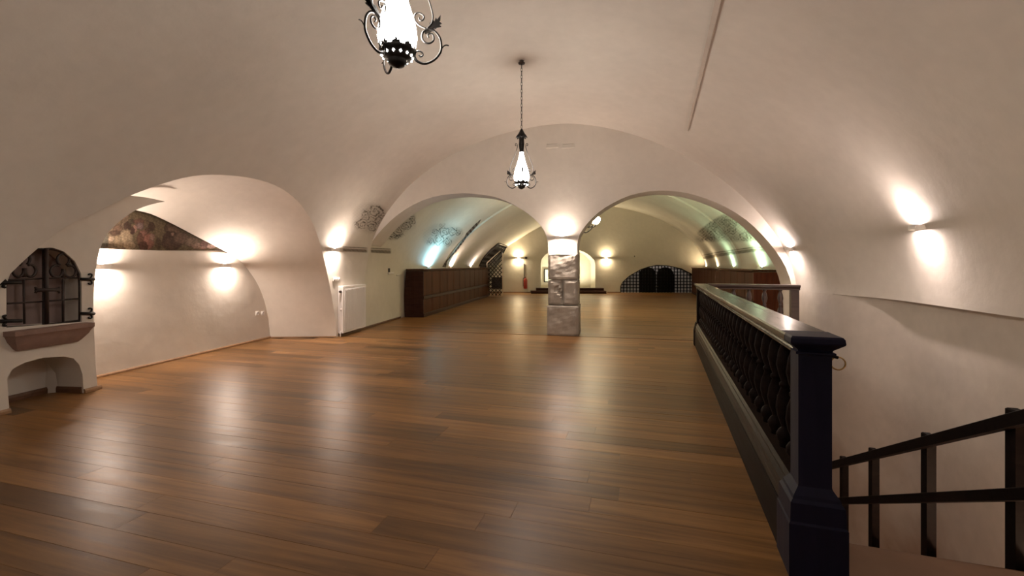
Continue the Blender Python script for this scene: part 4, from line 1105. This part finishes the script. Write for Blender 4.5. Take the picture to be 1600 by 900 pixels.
for (hx_, hy_) in ((128, 436), (128, 489.5)):
    mb = MB(); mb.tube([gp3(hx_-3, hy_, -.012), gp3(hx_+18, hy_+.5, -.012)], .018, 6)
    for sg in (-1, 1): mb.tube([gp3(x, y, -.012) for x, y in catmull([(hx_+8, hy_), (hx_+13, hy_+sg*3), (hx_+14, hy_+sg*7), (hx_+10, hy_+sg*8), (hx_+9, hy_+sg*6)], 3)], .009, 5)
    mb.build('hinge', M['iron'], gw)
for (hx_, hy_) in ((11, 441), (12, 501)):
    mb = MB(); mb.tube([gp3(hx_+20, hy_, -.012), gp3(hx_-14, hy_+1, -.012)], .02, 6)
    for sg in (-1, 1): mb.tube([gp3(x, y, -.012) for x, y in catmull([(hx_-2, hy_), (hx_-6, hy_+sg*4), (hx_-8, hy_+sg*7), (hx_-4, hy_+sg*8)], 3)], .012, 5)
    mb.build('hinge', M['iron'], gw)
sl0 = pier2((3, 515)); sl1 = pier2((142, 503))
sill = empty('stone_sill', tuple(pier3(sl0[0], sl0[1]-0.2))); tag(sill, 'purplish moulded stone sill bracket under the iron window grille', 'window sill')
ST = Matrix.Translation(-sill.location)
s0 = pier2((4, 520))[0]; s1 = pier2((134, 503))[0]; zt_ = pier2((128, 504))[1]
s0b = pier2((20, 550))[0]; s1b = pier2((126, 530))[0]
prof = [(0.0, 0.0, 0.13), (-0.045, 0.0, 0.13), (-0.055, 0.008, 0.12), (-0.09, 0.02, 0.10), (-0.11, 0.025, 0.095), (-0.18, 0.06, 0.05), (-0.205, 0.08, 0.03)]
vs = []
for dz, inset, d in prof:
    sc0 = s0+inset*1.2; sc1 = s1-inset*1.2
    vs += [ST @ pier3(sc0, zt_+dz, 0.05), ST @ pier3(sc0+0.01, zt_+dz, -d), ST @ pier3(sc1-0.01, zt_+dz, -d), ST @ pier3(sc1, zt_+dz, 0.05)]
n = len(prof); fs = [(0, 1, 2, 3), tuple(reversed([(n-1)*4+k for k in range(4)]))]+[(i*4+j, i*4+4+j, i*4+4+(j+1) % 4, i*4+(j+1) % 4) for i in range(n-1) for j in range(4)]
mb = MB(); mb.add(vs, fs); mb.build('moulded_block', M['sill'], sill, ang=20)

# ------------------------------------------------------------------ painted decoration
def painted(name, w, h, pos, colf, mat, label, cat, kind=None, parent=None):
    vs = []; cs = []; ok = []
    for j in range(h+1):
        for i in range(w+1):
            q = pos(i/w, j/h)
            ok.append(q is not None); vs.append(q if q is not None else Vector((0, 0, 0))); cs.append(colf(i/w, j/h))
    fs = []
    for j in range(h):
        for i in range(w):
            k = j*(w+1)+i; f = (k, k+1, k+w+2, k+w+1)
            if all(ok[a] for a in f): fs.append(f)
    c0 = next(v for v, o in zip(vs, ok) if o).copy()
    me = bpy.data.meshes.new(name); me.from_pydata([tuple(v-c0) if o else (0, 0, 0) for v, o in zip(vs, ok)], [], fs)
    at = me.color_attributes.new('Col', 'FLOAT_COLOR', 'POINT')
    for k, c in enumerate(cs): at.data[k].color = c
    me.materials.append(mat); o = bpy.data.objects.new(name, me); COL.objects.link(o); o.location = c0
    if parent: o.parent = parent; tag(o, label)
    else: tag(o, label, cat, kind=kind)
    return o
def srgb(r, g, b): return tuple(((c/255)/12.92 if c/255 < .04 else ((c/255+.055)/1.055)**2.4) for c in (r, g, b))
top_tab = [(145, 388), (152, 370), (165, 352), (180, 340), (195, 329), (205, 327), (235, 334), (270, 350), (310, 371), (345, 389), (350, 392)]
shapes = [  # cx, cy, rx, ry, colour
 (160, 375, 11, 16, (84, 84, 72)), (164, 364, 7, 6, (96, 92, 74)), (172, 340, 6, 5, (150, 118, 90)), (186, 336, 18, 9, (168, 130, 104)), (182, 347, 11, 9, (120, 92, 66)), (182, 345, 9, 6, (146, 122, 88)), (184, 357, 9, 6, (118, 84, 62)), (180, 364, 10, 5, (80, 54, 40)),
 (199, 353, 7, 8, (72, 48, 38)), (205, 346, 5, 5, (76, 66, 48)), (190, 377, 17, 13, (150, 122, 84)), (198, 370, 12, 14, (168, 140, 100)), (174, 373, 6, 5, (170, 138, 104)), (202, 383, 12, 8, (166, 136, 96)),
 (217, 346, 10, 5, (118, 70, 58)), (219, 353, 8, 6, (132, 102, 104)), (211, 357, 4, 7, (190, 126, 108)), (207, 360, 4, 7, (78, 46, 40)), (229, 350, 6, 7, (106, 84, 58)), (237, 354, 6, 8, (74, 50, 36)), (231, 360, 5, 5, (86, 56, 42)), (224, 366, 8, 8, (150, 88, 74)), (219, 374, 6, 12, (110, 62, 46)), (232, 377, 10, 15, (160, 86, 70)), (224, 384, 8, 8, (92, 46, 36)), (238, 370, 5, 7, (150, 104, 88)),
 (247, 380, 5, 10, (84, 62, 42)), (262, 356, 6, 8, (84, 60, 44)), (268, 353, 9, 6, (104, 76, 58)), (271, 362, 12, 11, (118, 84, 62)), (266, 370, 13, 10, (72, 46, 36)), (268, 380, 18, 12, (84, 56, 44)), (284, 372, 14, 11, (112, 80, 62)), (270, 366, 3, 3, (150, 108, 88)), (300, 378, 13, 9, (128, 96, 74)), (310, 384, 12, 6, (150, 108, 88)), (319, 381, 7, 6, (118, 70, 62)), (330, 385, 8, 4, (186, 134, 120)), (318, 387, 5, 3, (176, 118, 104)), (341, 390, 6, 3, (160, 130, 110))]
def fres_col(u, v):
    px = lerp(146, 349, u); t = interp(px, top_tab); py = lerp(t, 391, v)
    wob = 0.5*math.sin(px*0.9+py*0.5)+0.3*math.sin(py*1.3-px*0.4)
    px += wob; py += 0.4*math.sin(px*0.7)
    c = (118, 100, 64)
    if px < 200: c = (138, 112, 82)
    if py-t < 2.5: c = (92, 78, 46)
    for cx, cy, rx, ry, col in shapes:
        d = ((px-cx)/rx)**2+((py-cy)/ry)**2
        if d < 1:
            k = 1.08-0.42*smooth(d, 0.35, 0.95)+0.08*((cx-px)/rx); c = tuple(lerp(a, b*k, smooth(1-d, 0, 0.45)) for a, b in zip(c, col))
    n = 1+0.10*math.sin(px*2.3+py*1.1)*math.sin(py*2.9-px*0.8)
    g_ = sum(c)/3; n *= 1+0.14*math.sin(px*0.9+2.2*math.sin(py*0.55))*math.sin(py*0.8+px*0.35); c = [(lerp(q, g_, 0.42)*0.8+0.2*b_)*n*0.88 for q, b_ in zip(c, (128, 98, 72))]; r = srgb(*[max(0, min(255, q)) for q in c]); return (*r, 1)
painted('fresco', 190, 60, lambda u, v: rec_at(lerp(146, 349, u), lerp(interp(lerp(146, 349, u), top_tab), 391.5, v), -0.046), fres_col, M['paint'],
        'old wall painting of a crowd of robed people above the recess wall', 'wall painting')
def scroll_alpha(x, y, spir, width=1.0):
    """x, y in pixels; spirals: (cx, cy, R, dir, start)"""
    m = 0.0
    x += 1.1*math.sin(y*0.5+x*0.3)+0.4*math.sin(y*1.1-x*0.9); y += 1.1*math.sin(x*0.45-y*0.3)+0.4*math.sin(x*1.2+y)
    for cx, cy, R, dr, st_ in spir:
        dx, dy = x-cx, (y-cy)*(1+0.12*dr); r = math.hypot(dx, dy)
        if r > R*1.1: continue
        th = (math.atan2(dy, dx)*dr+st_) % (2*PI); target = r/(R*0.42)
        ph = (target-th/(2*PI)) % 1.0; d = min(ph, 1-ph)
        m = max(m, smooth(0.24*width, 0.10*width, d) if False else (1-smooth(d, 0.12*width, 0.30*width))*(0.55+0.45*smooth(math.sin(x*0.5+cx)*math.sin(y*0.6+cy), -0.9, 0.1))*(1-smooth(r, R*0.9, R*1.1)))
    return m
def ornament(probe, x0, x1, y0, y1, w, h, spir, col, strength, label, edge=None, fill=0.15, name='painted_ornament', seed=1, fillcol=None):
    rnd = random.Random(seed); ph = [rnd.uniform(0, 6) for _ in range(6)]
    def pos(u, v):
        q = probe(lerp(x0, x1, u), lerp(y0, y1, v)); return q
    def colf(u, v):
        x, y = lerp(x0, x1, u), lerp(y0, y1, v)
        a = scroll_alpha(x, y, spir)
        br = 0.5+0.5*math.sin(x*1.1+ph[0])*math.sin(y*1.3+ph[1])
        e = smooth(u, 0, .1)*smooth(1-u, 0, .1)*smooth(v, 0, .12)*smooth(1-v, 0, .12)
        if edge: e *= edge(x, y)
        a = (max(a*(0.55+0.45*br), fill*(0.6+0.6*br)))*strength*e
        return (*srgb(*col), min(1, a))
    return painted(name, w, h, pos, colf, M['paint_a'], label, 'wall painting', parent=vault if probe is pm else bpy.data.objects['ceiling_far_room'])
def pm(x, y):
    h = MAIN.hit(x, y); return h[0]+h[1]*0.006 if h and h[2][0] < UP-0.02 else None
def pf(x, y):
    h = FAR.hit(x, y); return h[0]+h[1]*0.008 if h and h[0].y > 9.2 else None
ornament(pm, 546, 610, 312, 368, 90, 80, [(586, 330, 13, 1, 0), (570, 336, 8, -1, 1), (565, 351, 10, 1, 2), (580, 354, 8, -1, 0), (592, 347, 9, 1, 1), (556, 352, 6, -1, 2), (597, 338, 7, 1, 2)], (84, 66, 44), 0.8, 'faded brown scroll painting on the vault above the radiator', edge=lambda x, y: 1-smooth(math.hypot((x-578)/30, (y-340)/26), .8, 1.1))
def pfd(x, y): return pf(x, y)
ornament(pfd, 602, 652, 332, 378, 80, 70, [(612, 367, 7, 1, 0), (622, 360, 8, -1, 2), (620, 370, 6, 1, 1), (634, 352, 8, 1, 0), (643, 344, 6, -1, 1), (628, 368, 5, 1, 1)], (70, 50, 24), 0.95, 'dark brown scroll painting on the far room vault just beyond the left arch', edge=lambda x, y: 1-smooth(abs((x-627)*0.62+(y-356)), 10, 17), fill=0.1, seed=3)
ornament(pfd, 655, 728, 345, 388, 110, 70, [(672, 378, 8, 1, 0), (684, 374, 9, -1, 1), (694, 363, 9, 1, 2), (680, 362, 7, 1, 0), (706, 362, 7, -1, 0), (717, 362, 7, 1, 2), (698, 378, 7, -1, 1), (690, 352, 6, 1, 1)], (70, 72, 58), 0.8, 'grey scroll painting on the far left vault above the bluish uplight', edge=lambda x, y: 1-smooth(math.hypot((x-692)/36, (y-368)/20), .75, 1.1), seed=5)
def redge(x, y):
    ymin = interp(x, [(1088, 362), (1110, 345), (1130, 333), (1148, 328), (1165, 337), (1195, 356)]); return smooth(y, ymin-1, ymin+4)*(1-smooth(y, 374, 380))
sp = []
rr_ = random.Random(9)
for _ in range(34): sp.append((rr_.uniform(1090, 1190), rr_.uniform(330, 378), rr_.uniform(6, 11), rr_.choice((1, -1)), rr_.uniform(0, 6)))
ornament(pfd, 1084, 1200, 326, 384, 200, 110, sp, (74, 54, 30), 0.75, 'dark foliage scroll painting on the far right vault above the partition', edge=redge, fill=0.42, seed=8)
def band(probe, pts, th, w, label, col, seed):
    def pos(u, v):
        x = lerp(pts[0][0], pts[-1][0], u); y = interp(x, pts)+lerp(-th/2, th/2, v); return probe(x, y)
    rnd = random.Random(seed); ph = rnd.uniform(0, 6)
    def colf(u, v):
        ln = 0.9 if (0.02 < v < .18 or .36 < v < .9) else 0.15
        n = 0.6+0.4*math.sin(u*70+ph)*math.sin(u*31+v*9)
        return (*srgb(*col), max(0, min(1, 0.62*ln*(0.7+0.3*n)*smooth(u, 0, .06)*smooth(1-u, 0, .1))))
    painted('painted_cornice', w, 12, pos, colf, M['paint_a'], label, 'wall painting', parent=vault if probe is pm else bpy.data.objects['ceiling_far_room'])
def pw_(x, y):
    a = pm(x, y)
    if x > 577: a = pf(x, y)
    return a
band(pm, [(534, 389), (575, 391)], 9, 60, 'brown painted cornice line on the left wall, near side of the arch', (86, 62, 40), 3)
band(pf, [(578, 391), (612, 392.5)], 9, 50, 'brown painted cornice line on the left wall, just beyond the arch', (86, 62, 40), 4)
band(pf, [(1094, 403), (1125, 397), (1175, 390), (1222, 389)], 9, 110, 'brown painted cornice line on the far right vault', (86, 66, 40), 6)
# torn dark painted edge along the step of the far left vault
def pe(x, y): return pf(x, y)
def edge_pos(u, v):
    y = lerp(417, 343, u); x = interp(u, [(0, 694), (.12, 697), (.3, 710), (.5, 721), (.7, 731), (.85, 741), (1, 751)]); w = interp(u, [(0, 3.5), (.1, 1.2), (.4, 1.8), (.62, 1.8), (.72, 3.6), (.9, 2.6), (1, .8)])
    return pf(x+(v-.5)*2*w, y)
painted('painted_border', 60, 6, edge_pos, lambda u, v: (*srgb(64, 46, 34), 0.9*(0.75+0.25*math.sin(u*90+v*5))), M['paint_a'], 'ragged dark painted border along the step of the far left vault', 'wall painting', parent=bpy.data.objects['ceiling_far_room'])

# pendant bulbs throw the room light
for o in list(COL.objects):
    pass
bpy.context.view_layer.update()
